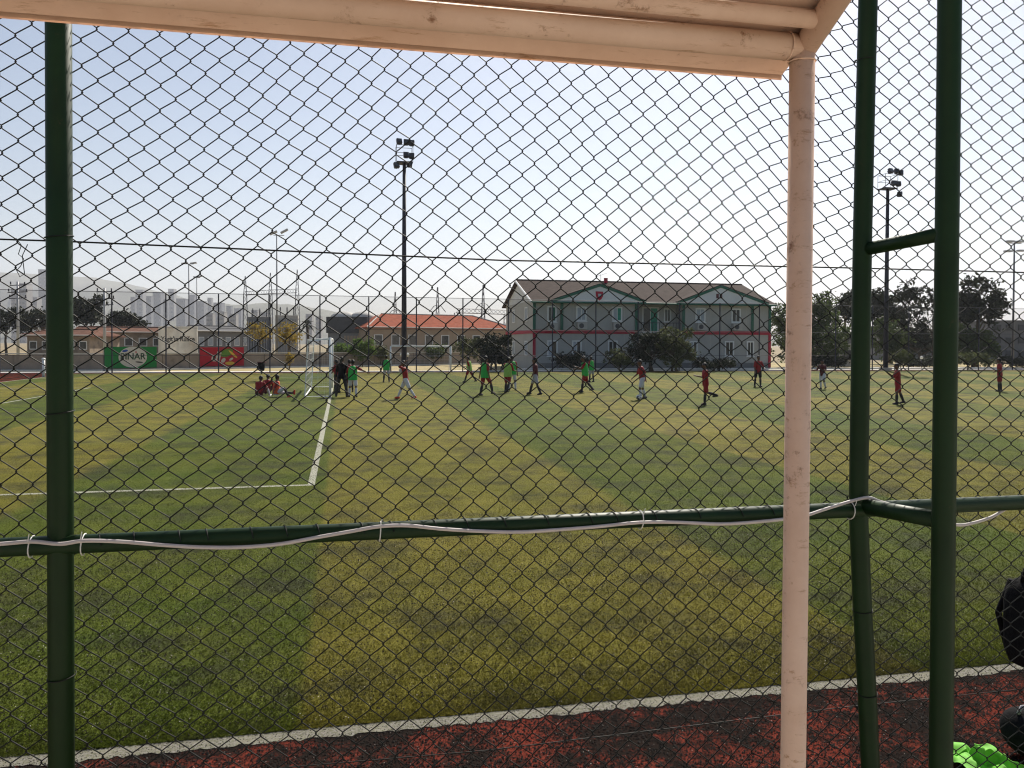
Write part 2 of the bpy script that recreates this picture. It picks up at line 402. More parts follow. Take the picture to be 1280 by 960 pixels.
tm = MATS['turf'].copy(); tm.name = 'turf_fibre'; MATS['turf_fibre'] = tm; tt_ = tm.node_tree
pb_ = next(n for n in tt_.nodes if n.type == 'BSDF_PRINCIPLED'); po_ = next(n for n in tt_.nodes if n.type == 'OUTPUT_MATERIAL')
tr_ = tt_.nodes.new('ShaderNodeBsdfTranslucent'); ms_ = tt_.nodes.new('ShaderNodeMixShader'); ms_.inputs[0].default_value = 0.5
tt_.links.new(pb_.inputs['Base Color'].links[0].from_socket, tr_.inputs[0]); tt_.links.new(pb_.outputs[0], ms_.inputs[1]); tt_.links.new(tr_.outputs[0], ms_.inputs[2]); tt_.links.new(ms_.outputs[0], po_.inputs[0])
stuff(link_mesh('turf_fibres', fm, 'turf_fibre', turf))
# loose rubber crumb and grit on the track beside the line
def crumbs(name, m, n_, y0, y1, smin, smax, seed, z0=-.001):
    rq = np.random.default_rng(seed); cy = y0 + (y1 - y0) * rq.random(n_); cx = -3.2 + 8.4 * rq.random(n_); sz = smin + (smax - smin) * rq.random(n_) ** 2
    base = np.array([(1, 0, 0), (-.5, .87, 0), (-.5, -.87, 0), (0, 0, 1.1)], np.float32)
    an_ = rq.random(n_) * 6.28; ca, sa = np.cos(an_), np.sin(an_)
    P_ = np.zeros((n_, 4, 3), np.float32)
    for k in range(4):
        bx_, by_, bz_ = base[k]; P_[:, k, 0] = cx + sz * (bx_ * ca - by_ * sa); P_[:, k, 1] = cy + sz * (bx_ * sa + by_ * ca); P_[:, k, 2] = sz * bz_ + z0
    idx = (np.arange(n_)[:, None, None] * 4 + np.array([(0, 1, 3), (1, 2, 3), (2, 0, 3)])[None]).reshape(-1).astype(np.int32)
    q_ = bpy.data.meshes.new(name); q_.vertices.add(n_ * 4); q_.vertices.foreach_set('co', P_.ravel()); q_.loops.add(len(idx)); q_.loops.foreach_set('vertex_index', idx)
    q_.polygons.add(n_ * 3); q_.polygons.foreach_set('loop_start', np.arange(0, len(idx), 3, dtype=np.int32)); q_.update(); q_.validate()
    return stuff(link_mesh(name, q_, m, TRACK))
crumbs('rubber_crumb', 'rubber', 60000, 2.9, PY0 - .04, 0.003, 0.010, 1); crumbs('red_granules', 'track', 26000, 2.9, PY0 - .03, 0.002, 0.007, 2); crumbs('pale_grit', 'grit', 700, 2.9, PY0, 0.002, 0.0045, 3)
crumbs('rubber_crumb', 'rubber', 11000, PY0 - .09, PY0 + .12, 0.002, 0.0055, 4, .001); crumbs('pale_grit', 'grit', 2600, PY0 + .1, 9.5, 0.0022, 0.005, 5, .009); crumbs('rubber_crumb', 'rubber', 30000, PY0 + .1, 9.5, 0.003, 0.009, 6, .006)
# strip beyond the far track: kerb, dry verge
struct(MB().box(PX0 - 9, 110, PY1 + 1.7, PY1 + 2.5, -0.1, 0.05).build('kerb', 'kerb'))
struct(sheet('verge', PX0 - 30, 120, PY1 + 2.5, 90, -0.008, 'ochre'))
struct(MB().box(14, 110, 66.0, 67.2, -0.1, 0.10).build('pavement', 'kerb'))
# the terrace the camera stands on, behind the fence
struct(MB().box(-14, 16, -9, 1.75, -0.2, 0.58).build('concrete_terrace', 'concrete'))
struct(MB().box(-14, 16, -9, -1.3, 0.58, 0.98).build('terrace_step', 'concrete'))

# ================================================================== NEAR CHAIN-LINK FENCE
FY = 2.2
PITCHM = 0.0728; PITCHZ = 0.0675
fence = thing('chain_link_fence', 'tall green chain-link fence right in front of the camera', 'fence', (0.4, FY, 0))
def fpx(px, py): return onY(px, py, FY)
XL = fpx(75, 480).x; XR = fpx(1078, 480).x
def post(name, path, r, m='green_paint', label=None):
    o = MB().tube(path, r, 20).build(name, m, fence, True)
    if label: o['label'] = label
    return o
post('post', [(XL - 0.004, FY, 0), (XL, FY, 2.2), (XL + 0.004, FY, 4.3)], 0.0300)
pb = [onY(1088, 960, FY), onY(1084, 870, FY), onY(1078, 760, FY), onY(1073, 640, FY), onY(1074, 560, FY), onY(1078, 300, FY), onY(1082, 120, FY), onY(1085, 0, FY)]
pb = [Vector((pb[0].x + 0.02, FY, 0))] + pb + [Vector((pb[-1].x + 0.01, FY, 4.3))]
post('post', pb, 0.0278, label='bent green fence post bowed at the middle rail')
post('post', [(XL - 2.27, FY, 0), (XL - 2.27, FY, 4.3)], 0.030); post('post', [(XR + 2.27, FY, 0), (XR + 2.27, FY, 4.3)], 0.030)
SY = FY - 0.29
sp0 = onY(1176, 960, SY); sp1 = onY(1187, 0, SY)
post('support_post', [(sp0.x, SY, 0.5), sp0, sp1, (sp1.x + 0.008, SY, 4.2)], 0.0305)
for pa, pbx in (((1080, 312), (1180, 292)), ((1076, 632), (1180, 651))):
    a = onY(*pa, FY); b = onY(*pbx, SY)
    post('brace', [a, b], 0.020 if pa[1] < 400 else 0.024)
zr = 0.5 * (onY(200, 677, FY).z + onY(900, 641, FY).z)
post('rail', [(XL - 2.4, FY - 0.012, zr), (XR + 2.4, FY - 0.012, zr)], 0.0235)
def tension(name, pts, r=0.0022): return MB().tube(pts, r, 6).build(name, 'wire', fence, True)
za = onY(92, 300, FY).z; zb = onY(1050, 333, FY).z
tension('tension_wire', [(XL - 2.3, FY + 0.034, za + 0.01), (XL, FY + 0.034, za), (0.5 * (XL + XR), FY + 0.034, (za + zb) / 2 - 0.012), (XR, FY + 0.034, zb), (XR + 2.3, FY + 0.034, zb)])
zc = onY(1180, 878, FY).z
tension('tension_wire', [(XL - 2.3, FY + 0.034, zc), (XL, FY + 0.034, zc), (0.4, FY + 0.034, zc - 0.02), (XR, FY + 0.034, zc), (XR + 2.3, FY + 0.034, zc)], 0.0016)
tension('tension_wire', [(XL - 2.3, FY + 0.034, 3.9), (XR + 2.3, FY + 0.034, 3.9)])
def sstep(a, b, x):
    t = max(0.0, min(1.0, (x - a) / (b - a))); return t * t * (3 - 2 * t)
def zwarp(x):                             # how far the weave is pulled open, panel by panel
    return 0.962 + 0.08 * sstep(-0.5, 0.4, x) - 0.085 * sstep(XR - 0.50, XR + 0.03, x)
def disp(x, z):
    a = noise.noise(Vector((x * 1.3, z * 1.3, 1.7))); b = noise.noise(Vector((x * 1.2, z * 1.2, 9.1))); c = noise.noise(Vector((x * 0.7, z * 0.7, 4.4)))
    a2 = noise.noise(Vector((x * 9, z * 9, 2.2))); b2 = noise.noise(Vector((x * 9, z * 9, 7.2)))
    k = math.exp(-((x - XR + 0.02) / 0.20) ** 2) * (1 if x < XR else 0.3)
    top = max(0.0, min(1.0, (z - 2.35) / 0.5)); low = max(0.0, min(1.0, (1.7 - z) / 0.5))
    dx = a * 0.020 + a2 * 0.0035 + k * 0.030 * top + k * 0.02 * low
    dz = b * 0.020 + b2 * 0.0035 - k * 0.040 * top + 0.010 * math.sin(x * 1.4) - 0.012 * low * math.cos(x * 2.2)
    sag = 0.028 * c
    # the weave lies against posts and rail, and sways between them
    near = min(abs(x - XL), abs(x - XR)); sag *= min(1.0, near / 0.25) * min(1.0, abs(z - zr) / 0.2)
    return dx, max(-0.02, sag) * 1.0, dz
WR = 0.00168
nx0 = int((XL - 1.6) / (PITCHM / 2)); nx1 = int((XR + 1.65) / (PITCHM / 2))
Z0, Z1 = 0.06, 3.95
nzs = int((Z1 - Z0) / (PITCHZ / 2))
wires = []
for i in range(nx0, nx1):
    pts = []
    for j in range(nzs + 1):
        side = (i + j) % 2                # which of the two columns this wire touches here
        xx = (i + side) * PITCHM / 2; zz = Z0 + j * PITCHZ / 2
        ov = WR * (1 if side else -1)
        dirn = 1 if side else -1
        zz = zr + (zz - zr) * zwarp(xx)
        if xx > XR: xx = XR + (xx - XR) * 1.08
        for dzz, dxx, dy in ((-0.0046, -0.0014 * dirn, -WR * dirn), (0.0, ov * 0.9, 0.0), (0.0046, -0.0014 * dirn, WR * dirn)):
            dx, dyy, dz = disp(xx, zz)
            pts.append((xx + dxx + dx, FY + 0.0345 + dyy + dy, zz + dzz + dz))
    MB().tube(pts, WR, 5, False).build('wire', 'wire', fence, True)
# wire ties round posts
for (xx, zz, yy, rr) in ((XL, onY(75, 515, FY).z, FY, 0.0325), (XL, onY(75, 845, FY).z, FY, 0.0325), (XL, onY(75, 296, FY).z, FY, 0.0325), (pb[2].x, onY(1084, 866, FY).z, FY, 0.030), (pb[3].x, onY(1079, 762, FY).z, FY, 0.030), (pb[6].x, onY(1083, 75, FY).z, FY, 0.030)):
    ring = [(xx + rr * math.cos(a * math.pi / 8), yy + rr * math.sin(a * math.pi / 8), zz + 0.004 * math.sin(a * math.pi / 8 + 1)) for a in range(17)]
    MB().tube(ring, 0.0014, 5, False).build('tie', 'wire', fence, True)
for px in range(120, 1075, 46):          # lacing of the weave over the rail
    q = fpx(px + random.uniform(-10, 10), 660); pts = []
    for k in range(9):
        a = R(-70) + k * R(250) / 8
        pts.append((q.x + 0.028 * k / 8, FY - 0.012 - 0.0255 * math.cos(a) * -1, zr + 0.0255 * math.sin(a)))
    MB().tube(pts, 0.0015, 5, False).build('tie', 'wire', fence, True)
tg = [fpx(14, 296), fpx(22, 305), fpx(17, 316), fpx(25, 322), fpx(20, 331), fpx(16, 337), fpx(19, 345), fpx(26, 341), fpx(22, 318), fpx(30, 304)]
MB().tube([Vector((p.x, FY + 0.03 - 0.006 * (k % 2), p.z)) for k, p in enumerate(tg)], 0.0011, 5).build('loose_wire', 'wire', fence, True)
# white cable strung along the rail
cab = thing('cable', 'slack white cable zip-tied along the fence rail', 'cable', (XL, FY - 0.05, zr))
cp = [(-60, 684), (0, 680), (40, 677), (75, 680), (105, 676), (150, 677), (200, 681), (250, 684), (300, 684), (350, 680), (400, 671), (440, 664), (475, 658), (510, 657), (550, 661), (600, 664), (650, 665), (700, 662), (750, 658), (800, 653), (850, 653), (900, 655), (950, 652), (1000, 646), (1030, 637), (1062, 627), (1085, 622)]
P1 = [onY(x, y, FY - 0.042) for x, y in cp]
cp2 = [(1100, 627), (1120, 633), (1145, 642), (1163, 647), (1195, 656), (1215, 654), (1240, 646), (1262, 634), (1290, 628), (1340, 634)]
P1 += [onY(x, y, FY - 0.032 + 0.004 * i) for i, (x, y) in enumerate(cp2)]
def smooth_path(P, n=4):
    out = []
    for i in range(len(P) - 1):
        p0 = P[max(i-1, 0)]; p1 = P[i]; p2 = P[i+1]; p3 = P[min(i+2, len(P)-1)]
        for k in range(n):
            t = k / n
            out.append(0.5 * ((2*p1) + (p2-p0)*t + (2*p0-5*p1+4*p2-p3)*t*t + (3*p1-p0-3*p2+p3)*t**3))
    return out + [P[-1]]
MB().tube(smooth_path(P1), 0.0050, 8).build('cable_sheath', 'white_cable', cab, True)
for px, py in ((40, 684), (105, 682), (475, 664), (800, 650), (1062, 634)):
    c = onY(px, py, FY - 0.018)
    ring = [(c.x + 0.002 * math.sin(a), c.y + 0.0275 * math.cos(a), zr + 0.0265 * math.sin(a)) for a in [2 * math.pi * k / 16 for k in range(17)]]
    mb = MB().tube(ring, 0.0016, 5, False); mb.tube([(c.x, c.y - 0.028, zr + 0.02), (c.x + 0.004, c.y - 0.030, zr + 0.038)], 0.0012, 5)
    mb.build('zip_tie', 'zip_tie', cab)

# ================================================================== SHELTER ROOF
D1 = 1.70
c0 = at(1003, 60, D1)
shelter = thing('roof_shelter', 'weathered cream steel shelter roof and post over the camera', 'shelter', (c0.x, c0.y, 0.58))
pbm = at(991, 960, D1)
MB().tube([(pbm.x - 0.004, c0.y, 0.58), (pbm.x, c0.y, pbm.z), (c0.x, c0.y, c0.z + 0.01)], 0.0262, 22).build('post', 'cream_paint', shelter, True)
MB().tube([(-5.2, c0.y, c0.z - 0.006), (c0.x - 0.012, c0.y, c0.z)], 0.0275, 22).build('beam', 'cream_paint', shelter, True)
MB().tube([(-5.2 + 0.02, c0.y, c0.z), (-5.2 + 0.02, c0.y, 0.58)], 0.0262, 16).build('post', 'cream_paint', shelter, True)
SL = 0.50
def up(s, dz=0.0): return Vector((0, c0.y - s, c0.z + SL * s + dz))
rx = c0.x + 0.004
MB().tube([Vector((rx, 0, 0)) + up(-0.01), Vector((rx, 0, 0)) + up(2.6)], 0.0262, 22).build('rafter', 'cream_paint', shelter, True)
for xq in (-1.1, -3.15, -5.18): MB().tube([Vector((xq, 0, 0)) + up(0.08), Vector((xq, 0, 0)) + up(2.6)], 0.0235, 14).build('rafter', 'cream_paint', shelter, True)
MB().tube([Vector((-5.2, 0, 0)) + up(0.066, 0.000), Vector((rx - 0.02, 0, 0)) + up(0.066, 0.0)], 0.0185, 18).build('purlin', 'cream_paint', shelter, True)
for s in (0.75, 1.45, 2.15): MB().tube([Vector((-5.2, 0, 0)) + up(s), Vector((rx - 0.02, 0, 0)) + up(s)], 0.020, 14).build('purlin', 'cream_paint', shelter, True)
nrm = Vector((0, SL, 1)).normalized()
xe = at(979, 90, D1 + 0.1).x
sheet_mb = MB(); N = 0.028
def sp(x, s, h): return Vector((x, 0, 0)) + up(s) + nrm * h
sheet_mb.prism([sp(-5.4, -0.098, N), sp(xe, -0.098, N), sp(xe + 0.012, 0.0, N), sp(xe + 0.02, 2.7, N), sp(-5.4, 2.7, N)], nrm * 0.012)
sheet_mb.prism([sp(-5.4, -0.098, N - 0.010), sp(xe, -0.098, N - 0.010), sp(xe, -0.092, N - 0.0005), sp(-5.4, -0.092, N - 0.0005)], nrm * 0.0)
sheet_mb.build('roof_sheet', 'cream_paint', shelter)
def weld(c_, ax_, r_, n_=18):
    u_ = ax_.orthogonal().normalized(); q_ = ax_.cross(u_).normalized(); rw = random.Random(int(abs(c_.x * 977)))
    MB().tube([c_ + (u_ * math.cos(2*math.pi*k/n_) + q_ * math.sin(2*math.pi*k/n_)) * (r_ + rw.uniform(-.0012, .0016)) for k in range(n_ + 1)], 0.0017, 6, False).build('weld', 'cream_paint', shelter, True)
weld(Vector((c0.x - 0.001, c0.y, c0.z - 0.030)), Vector((0, 0, 1)), 0.0268)
weld(Vector((c0.x - 0.036, c0.y, c0.z)), Vector((1, 0, 0)), 0.0280)
MB().ball((c0.x + 0.020, c0.y - 0.022, c0.z + 0.004), 0.0042, 8, 6).build('bolt', 'dark_steel', shelter, True)

# ================================================================== FAR SPORTS FENCE
FFY = PY1 + 1.45
ff = thing('sports_fence', 'high thin dark netting fence along the far side of the pitch', 'fence', (20, FFY, 0))
x = onY(140, 440, FFY).x - 3.66 * 4; posts = []
def fh(x): return 5.75 + (25 - x) * 0.003
while x < 95:
    posts.append(x); MB().tube([(x, FFY, 0), (x, FFY, fh(x))], 0.05, 6).build('post', 'dark_steel', ff); x += 3.66
for zf in (1.0, 0.52, 0.17):
    MB().tube([(posts[0], FFY + 0.04, fh(posts[0]) * zf if zf == 1 else 5.75 * zf + 0.3), (posts[-1], FFY + 0.04, fh(posts[-1]) * zf if zf == 1 else 5.75 * zf + 0.3)], 0.022 if zf == 1 else 0.016, 5).build('cable', 'dark_steel', ff)
MB().quad((posts[0], FFY + 0.06, 0.1), (posts[-1], FFY + 0.06, 0.1), (posts[-1], FFY + 0.06, fh(posts[-1])), (posts[0], FFY + 0.06, fh(posts[0]))).build('netting', 'far_netting', ff)

# ================================================================== FLOODLIGHTS, STREET LAMPS
def floodlight(px, py_top, py_cage, Y, label, lamps):
    b = onY(px, 460, Y); zt = onY(px, py_top, Y).z; zc = onY(px, py_cage, Y).z
    t = thing('floodlight_mast', label, 'floodlight', (b.x, Y, 0), 'floodlight masts behind the far touchline')
    MB().tube([(b.x, Y, 0), (b.x, Y, zc)], [0.22, 0.13], 12).build('mast', 'dark_steel', t, True)
    MB().box(b.x - 0.35, b.x + 0.35, Y - 0.35, Y + 0.35, -0.05, 0.25).build('base', 'concrete', t)
    h = zt - zc
    mb = MB(); mb.box(b.x - 0.62, b.x + 0.62, Y - 0.5, Y + 0.5, zc - 0.05, zc + 0.05); mb.build('platform', 'dark_steel', t)
    mb = MB()
    for sx in (-0.62, 0.62):
        for sy in (-0.5, 0.5): mb.tube([(b.x + sx, Y + sy, zc), (b.x + sx, Y + sy, zc + h * 0.75)], 0.02, 5)
    for zz in (zc + h * 0.4, zc + h * 0.75):
        mb.tube([(b.x - 0.62, Y - 0.5, zz), (b.x + 0.62, Y - 0.5, zz), (b.x + 0.62, Y + 0.5, zz), (b.x - 0.62, Y + 0.5, zz), (b.x - 0.62, Y - 0.5, zz)], 0.02, 5)
    mb.build('cage', 'dark_steel', t)
    for dx, dz, ang in lamps:
        M = Matrix.Translation((b.x + dx, Y - 0.45, zc + dz)) @ Matrix.Rotation(R(ang), 4, 'Z') @ Matrix.Rotation(R(-28), 4, 'X')
        lb = MB(); lb.box(-0.20, 0.20, -0.10, 0.12, -0.20, 0.20, M); lb.box(-0.13, 0.13, 0.12, 0.26, -0.13, 0.13, M)
        lo = lb.build('lamp', 'dark_steel', t)
        MB().box(-0.17, 0.17, -0.112, -0.103, -0.17, 0.17, M).build('lens', 'glass', lo)
    return t
floodlight(505, 176, 204, 62.2, 'tall dark floodlight mast standing behind the middle of the pitch', [(-0.42, 1.55, 12), (0.12, 1.52, 0), (0.52, 1.48, -15), (0.10, 0.55, 0), (0.52, 0.50, -10), (-0.62, -0.28, 20), (0.35, -0.15, 0)])
floodlight(1107, 213, 236, 62.2, 'tall dark floodlight mast in front of the right-hand trees', [(-0.05, 1.5, 10), (0.55, 1.5, -10), (0.95, 1.38, -35), (0.3, 0.45, 0), (0.72, 0.4, -25), (0.85, -0.5, -50)])
def lamp_post(px, py_top, D, label, arms, r=0.07):
    p = at(px, py_top, D)
    t = thing('street_lamp', label, 'street lamp', (p.x, p.y, 0), 'lamp posts beyond the pitch')
    MB().tube([(p.x, p.y, -0.1), (p.x, p.y, p.z)], [r * 1.3, r * 0.8], 8).build('pole', 'steel', t, True)
    MB().tube([p + Vector((min(a[0] for a in arms), 0, 0)), p + Vector((max(a[0] for a in arms), 0, 0))], r * 0.5, 6).build('crossarm', 'steel', t)
    for dx, dz, tilt in arms:
        M = Matrix.Translation(p + Vector((dx, 0, dz))) @ Matrix.Rotation(R(tilt), 4, 'Y')
        h = MB(); h.box(-0.42, 0.42, -0.25, 0.25, -0.10, 0.08, M); ho = h.build('lamp_head', 'light_steel', t)
        MB().box(-0.36, 0.36, -0.2, 0.2, -0.115, -0.103, M).build('lens', 'glass', ho)
    return t
lamp_post(346, 294, 84, 'tall grey lamp post with two tilted heads above the gantry', [(-0.35, 0.25, -25), (0.75, 0.45, -30)])
lamp_post(236, 330, 108, 'grey lamp post with two flat heads above the white billboard', [(-0.5, 0.1, -10), (0.6, 0.15, -10)], 0.08)
lamp_post(246, 347, 130, 'fainter farther lamp post just right of the billboard', [(-0.1, 0.1, 0), (0.5, 0.2, -20)], 0.07)
lamp_post(1268, 304, 90, 'lamp post with twin lamp bars at the right edge beside the gappy tree', [(-0.6, 0.2, 0), (0.6, 0.2, 0), (-0.8, -0.9, 0), (0.9, -0.8, 0)], 0.10)

# ================================================================== CLUB HOUSE
BY = 68.0
bl = onY(667, 440, BY).x; brr = onY(962, 440, BY).x; BW = 12.0
ZB = 3.30; ZE = 6.05; ZR = 8.15
house = thing('club_house', 'grey two-storey club house with red band and two green-edged gables', 'building', (bl, BY, 0))
def hb(name, x0, x1, y0, y1, z0, z1, m, parent=house): return MB().box(x0, x1, y0, y1, z0, z1).build(name, m, parent)
rx0 = onY(797, 440, BY).x; rx1 = onY(852, 440, BY).x          # recessed middle
mb = MB(); mb.box(bl, rx0, BY, BY + BW, 0, ZE); mb.build('wall', 'siding', house)
mb = MB(); mb.box(rx1, brr, BY, BY + BW, 0, ZE); mb.build('wall', 'siding', house)
mb = MB(); mb.box(rx0, rx1, BY + 1.3, BY + BW, 0, ZE); mb.build('wall', 'siding', house)
hb('balcony', rx0 + 0.003, rx1 - 0.003, BY + 0.05, BY + 1.3, ZB - 0.25, ZB - 0.05, 'concrete')
rl = MB()
for k in range(13):
    xx = rx0 + 0.1 + (rx1 - rx0 - 0.2) * k / 12; rl.tube([(xx, BY + 0.1, ZB - 0.05), (xx, BY + 0.1, ZB + 0.85)], 0.02, 5)
rl.tube([(rx0, BY + 0.1, ZB + 0.87), (rx1, BY + 0.1, ZB + 0.87)], 0.03, 6); rl.build('railing', 'dark_steel', house)
# gable ends and main roof
for xx, s in ((bl, 1), (brr, -1)):
    MB().prism([(xx, BY, ZE), (xx, BY + BW, ZE), (xx, BY + BW / 2, ZR - 0.12)], (0.2 * s, 0, 0)).build('gable_wall', 'gable_white', house)
ov = 0.55; dz = (ZR - ZE) / (BW / 2) * ov
roof = MB()
roof.prism([(bl - 0.35, BY - ov, ZE - dz), (brr + 0.35, BY - ov, ZE - dz), (brr + 0.35, BY + BW / 2, ZR), (bl - 0.35, BY + BW / 2, ZR)], (0, 0, 0.10))
roof.prism([(bl - 0.35, BY + BW + ov, ZE - dz), (bl - 0.35, BY + BW / 2, ZR), (brr + 0.35, BY + BW / 2, ZR), (brr + 0.35, BY + BW + ov, ZE - dz)], (0, 0, 0.10))
roofo = roof.build('roof', 'roof_tile', house)
MB().tube([(bl - 0.37, BY - ov, ZE - dz + 0.03), (bl - 0.37, BY + BW / 2, ZR + 0.03)], 0.10, 6).build('verge_board', 'white_paint', roofo)
MB().tube([(bl - 0.3, BY - ov - 0.06, ZE - dz), (brr + 0.3, BY - ov - 0.06, ZE - dz)], 0.085, 8).build('gutter', 'trim_green', roofo)
MB().tube([(bl - 0.3, BY + BW / 2, ZR + 0.10), (brr + 0.3, BY + BW / 2, ZR + 0.10)], 0.09, 8).build('ridge_cap', 'roof_tile', roofo)
for cx_, cz_ in ((onY(783, 360, BY).x, ZR - 0.1),):
    hb('chimney', cx_ - 0.15, cx_ + 0.15, BY + BW / 2 - 0.4, BY + BW / 2 - 0.1, ZR - 0.15, ZR + 0.45, 'trim_red', roofo)
# front gables
def front_gable(pl, pk, pr, ztop, crest):
    xl = onY(pl, 376, BY - 0.6).x; xk = onY(pk, 358, BY - 0.6).x; xr = onY(pr, 379, BY - 0.6).x
    y = BY - 0.6; zb = ZE - 0.12
    g = MB().prism([(xl, y, zb), (xr, y, zb), (xk, y, ztop)], (0, 0.55, 0)).build('front_gable', 'gable_white', house)
    for a, b in (((xl, zb), (xk, ztop)), ((xr, zb), (xk, ztop))):
        d = Vector((b[0] - a[0], 0, b[1] - a[1])); n = Vector((-d.z, 0, d.x)).normalized() * (1 if b[0] > a[0] else -1)
        A = Vector((a[0], y - 0.06, a[1])) - d * 0.06; B = Vector((b[0], y - 0.06, b[1])) + n * 0.0
        MB().prism([A, B, B + n * 0.22, A + n * 0.22], (0, 0.16, 0)).build('barge_board', 'trim_green', g)
        MB().prism([A + n * 0.222, B + n * 0.222, B + n * 0.28 , A + n * 0.28], (0, 2.6, 0)).build('gable_roof', 'roof_tile', g)
    if crest:
        c = Vector((xk - 0.08, y - 0.03, zb + (ztop - zb) * 0.42))
        sh = [(-0.36, 0.36), (0.33, 0.34), (0.33, -0.05), (0.18, -0.32), (0, -0.44), (-0.18, -0.32), (-0.33, -0.05)]
        MB().prism([c + Vector((a, 0, b)) for a, b in sh], (0, 0.028, 0)).build('crest', 'trim_red', g)
        MB().prism([c + Vector((a * 0.42, -0.012, b * 0.42)) for a, b in sh], (0, 0.011, 0)).build('crest_field', 'curtain_pale', g)
    else:
        c = Vector((xk - 0.15, y - 0.03, zb + (ztop - zb) * 0.48))
        for dx in (-0.17, 0.17): MB().box(c.x + dx - 0.12, c.x + dx + 0.12, c.y, c.y + 0.028, c.z - 0.2, c.z + 0.2).build('vent', 'jersey_dark', g)
    return xl, xr
front_gable(694, 750.5, 804, ZE + 1.25, True)
front_gable(851, 901, 957, ZE + 1.35, False)
hb('soffit', bl + 0.05, rx0 - 0.003, BY - 0.55, BY - 0.004, ZE - 0.20, ZE - 0.125, 'gable_white')
hb('soffit', rx1 + 0.003, brr - 0.05, BY - 0.55, BY - 0.004, ZE - 0.20, ZE - 0.125, 'gable_white')
# bands and corner strips
hb('band', bl - 0.06, rx0 + 0.02, BY - 0.07, BY - 0.003, ZB - 0.16, ZB + 0.16, 'trim_red')
hb('band', rx1 - 0.02, brr + 0.06, BY - 0.07, BY - 0.003, ZB - 0.16, ZB + 0.16, 'trim_red')
hb('band', bl - 0.07, bl - 0.003, BY, BY + BW, ZB - 0.16, ZB + 0.16, 'trim_red')
hb('corner_strip', bl - 0.09, bl + 0.16, BY - 0.09, BY - 0.004, 0.0, ZB - 0.163, 'trim_red')
hb('corner_strip', bl - 0.09, bl + 0.16, BY - 0.09, BY - 0.004, ZB + 0.163, ZE - 0.22, 'trim_green')
hb('corner_strip', brr - 0.16, brr + 0.09, BY - 0.09, BY - 0.004, 0.0, ZB - 0.163, 'trim_red')
hb('corner_strip', brr - 0.16, brr + 0.09, BY - 0.09, BY - 0.004, ZB + 0.163, ZE - 0.22, 'trim_green')
for px in (702, 795, 854, 940):
    xx = onY(px, 395, BY).x; hb('strip', xx - 0.13, xx + 0.13, BY - 0.11, BY - 0.074, ZB + 0.163, ZE - 0.21, 'trim_green')
hb('plinth', bl - 0.05, rx0, BY - 0.05, BY - 0.004, 0, 0.55, 'grey_wall'); hb('plinth', rx1, brr + 0.05, BY - 0.05, BY - 0.004, 0, 0.55, 'grey_wall')
for k in range(1, 19):                    # joints between the cladding panels
    xx = bl + (brr - bl) * k / 19
    if rx0 - 0.2 < xx < rx1 + 0.2: continue
    for z0, z1 in ((0.56, ZB - 0.17), (ZB + 0.17, ZE - 0.22)): hb('panel_joint', xx - 0.025, xx + 0.025, BY - 0.016, BY - 0.003, z0, z1, 'pale_wall')
def window(px0, px1, z0, z1, m, ac=False, y=BY, halfm=None):
    x0 = onY(px0, 395, y).x; x1 = onY(px1, 395, y).x
    wd = MB()
    f = 0.12
    wd.box(x0, x0 + f, y - 0.08, y - 0.004, z0, z1); wd.box(x1 - f, x1, y - 0.08, y - 0.004, z0, z1)
    wd.box(x0 + f, x1 - f, y - 0.08, y - 0.004, z1 - f, z1); wd.box(x0 + f, x1 - f, y - 0.08, y - 0.004, z0, z0 + f)
    xm = (x0 + x1) / 2; wd.box(xm - 0.03, xm + 0.03, y - 0.07, y - 0.004, z0 + f, z1 - f)
    wo = wd.build('window', 'white_paint', house)
    MB().box(x0 + f, xm - 0.03, y - 0.040, y - 0.006, z0 + f, z1 - f).build('pane', halfm or 'glass', wo)
    MB().box(xm + 0.03, x1 - f, y - 0.040, y - 0.006, z0 + f, z1 - f).build('pane', m, wo)
    MB().box(x0 - 0.06, x1 + 0.06, y - 0.14, y - 0.082, z0 - 0.07, z0).build('sill', 'white_paint', wo)
    if ac:
        a = MB(); a.box(xm - 0.42, xm + 0.42, y - 0.46, y - 0.10, z0 - 0.72, z0 - 0.12); ao = a.build('air_conditioner', 'pale_wall', house)
        ring = MB().tube([(xm - 0.1, y - 0.464, z0 - 0.42), (xm - 0.1, y - 0.475, z0 - 0.42)], 0.22, 16); ring.build('fan_grille', 'dark_grey', ao)
UZ0, UZ1 = ZB + 0.95, ZE - 0.50
window(684, 695.5, UZ0 - 0.1, UZ1, 'trim_green', True); window(720, 733, UZ0, UZ1, 'curtain_pale', True, halfm='curtain_pale'); window(765, 777.5, UZ0, UZ1, 'curtain_green', True, halfm='curtain_pale')
window(869, 881.5, UZ0, UZ1, 'curtain_pale', True, halfm='curtain_pale'); window(914, 925.5, UZ0, UZ1, 'glass', True)
window(802.5, 823, ZB - 0.03, UZ1 + 0.1, 'curtain_green', False, BY + 1.3); window(829.5, 838.5, UZ0, UZ1, 'glass', False, BY + 1.3)
for a, b in ((684, 697), (715, 727), (760, 772), (862, 872), (906, 917.5), (933.5, 942.5)): window(a, b, 1.15, 2.55, 'glass', halfm='curtain_pale' if a in (684, 862, 715) else None)
def side_window(y0, y1, z0, z1):
    f = 0.1; mb = MB(); X = bl
    mb.box(X - 0.06, X - 0.004, y0, y0 + f, z0, z1); mb.box(X - 0.06, X - 0.004, y1 - f, y1, z0, z1); mb.box(X - 0.06, X - 0.004, y0 + f, y1 - f, z0, z0 + f); mb.box(X - 0.06, X - 0.004, y0 + f, y1 - f, z1 - f, z1)
    wo = mb.build('window', 'white_paint', house); MB().box(X - 0.035, X - 0.005, y0 + f, y1 - f, z0 + f, z1 - f).build('pane', 'curtain_pale', wo)
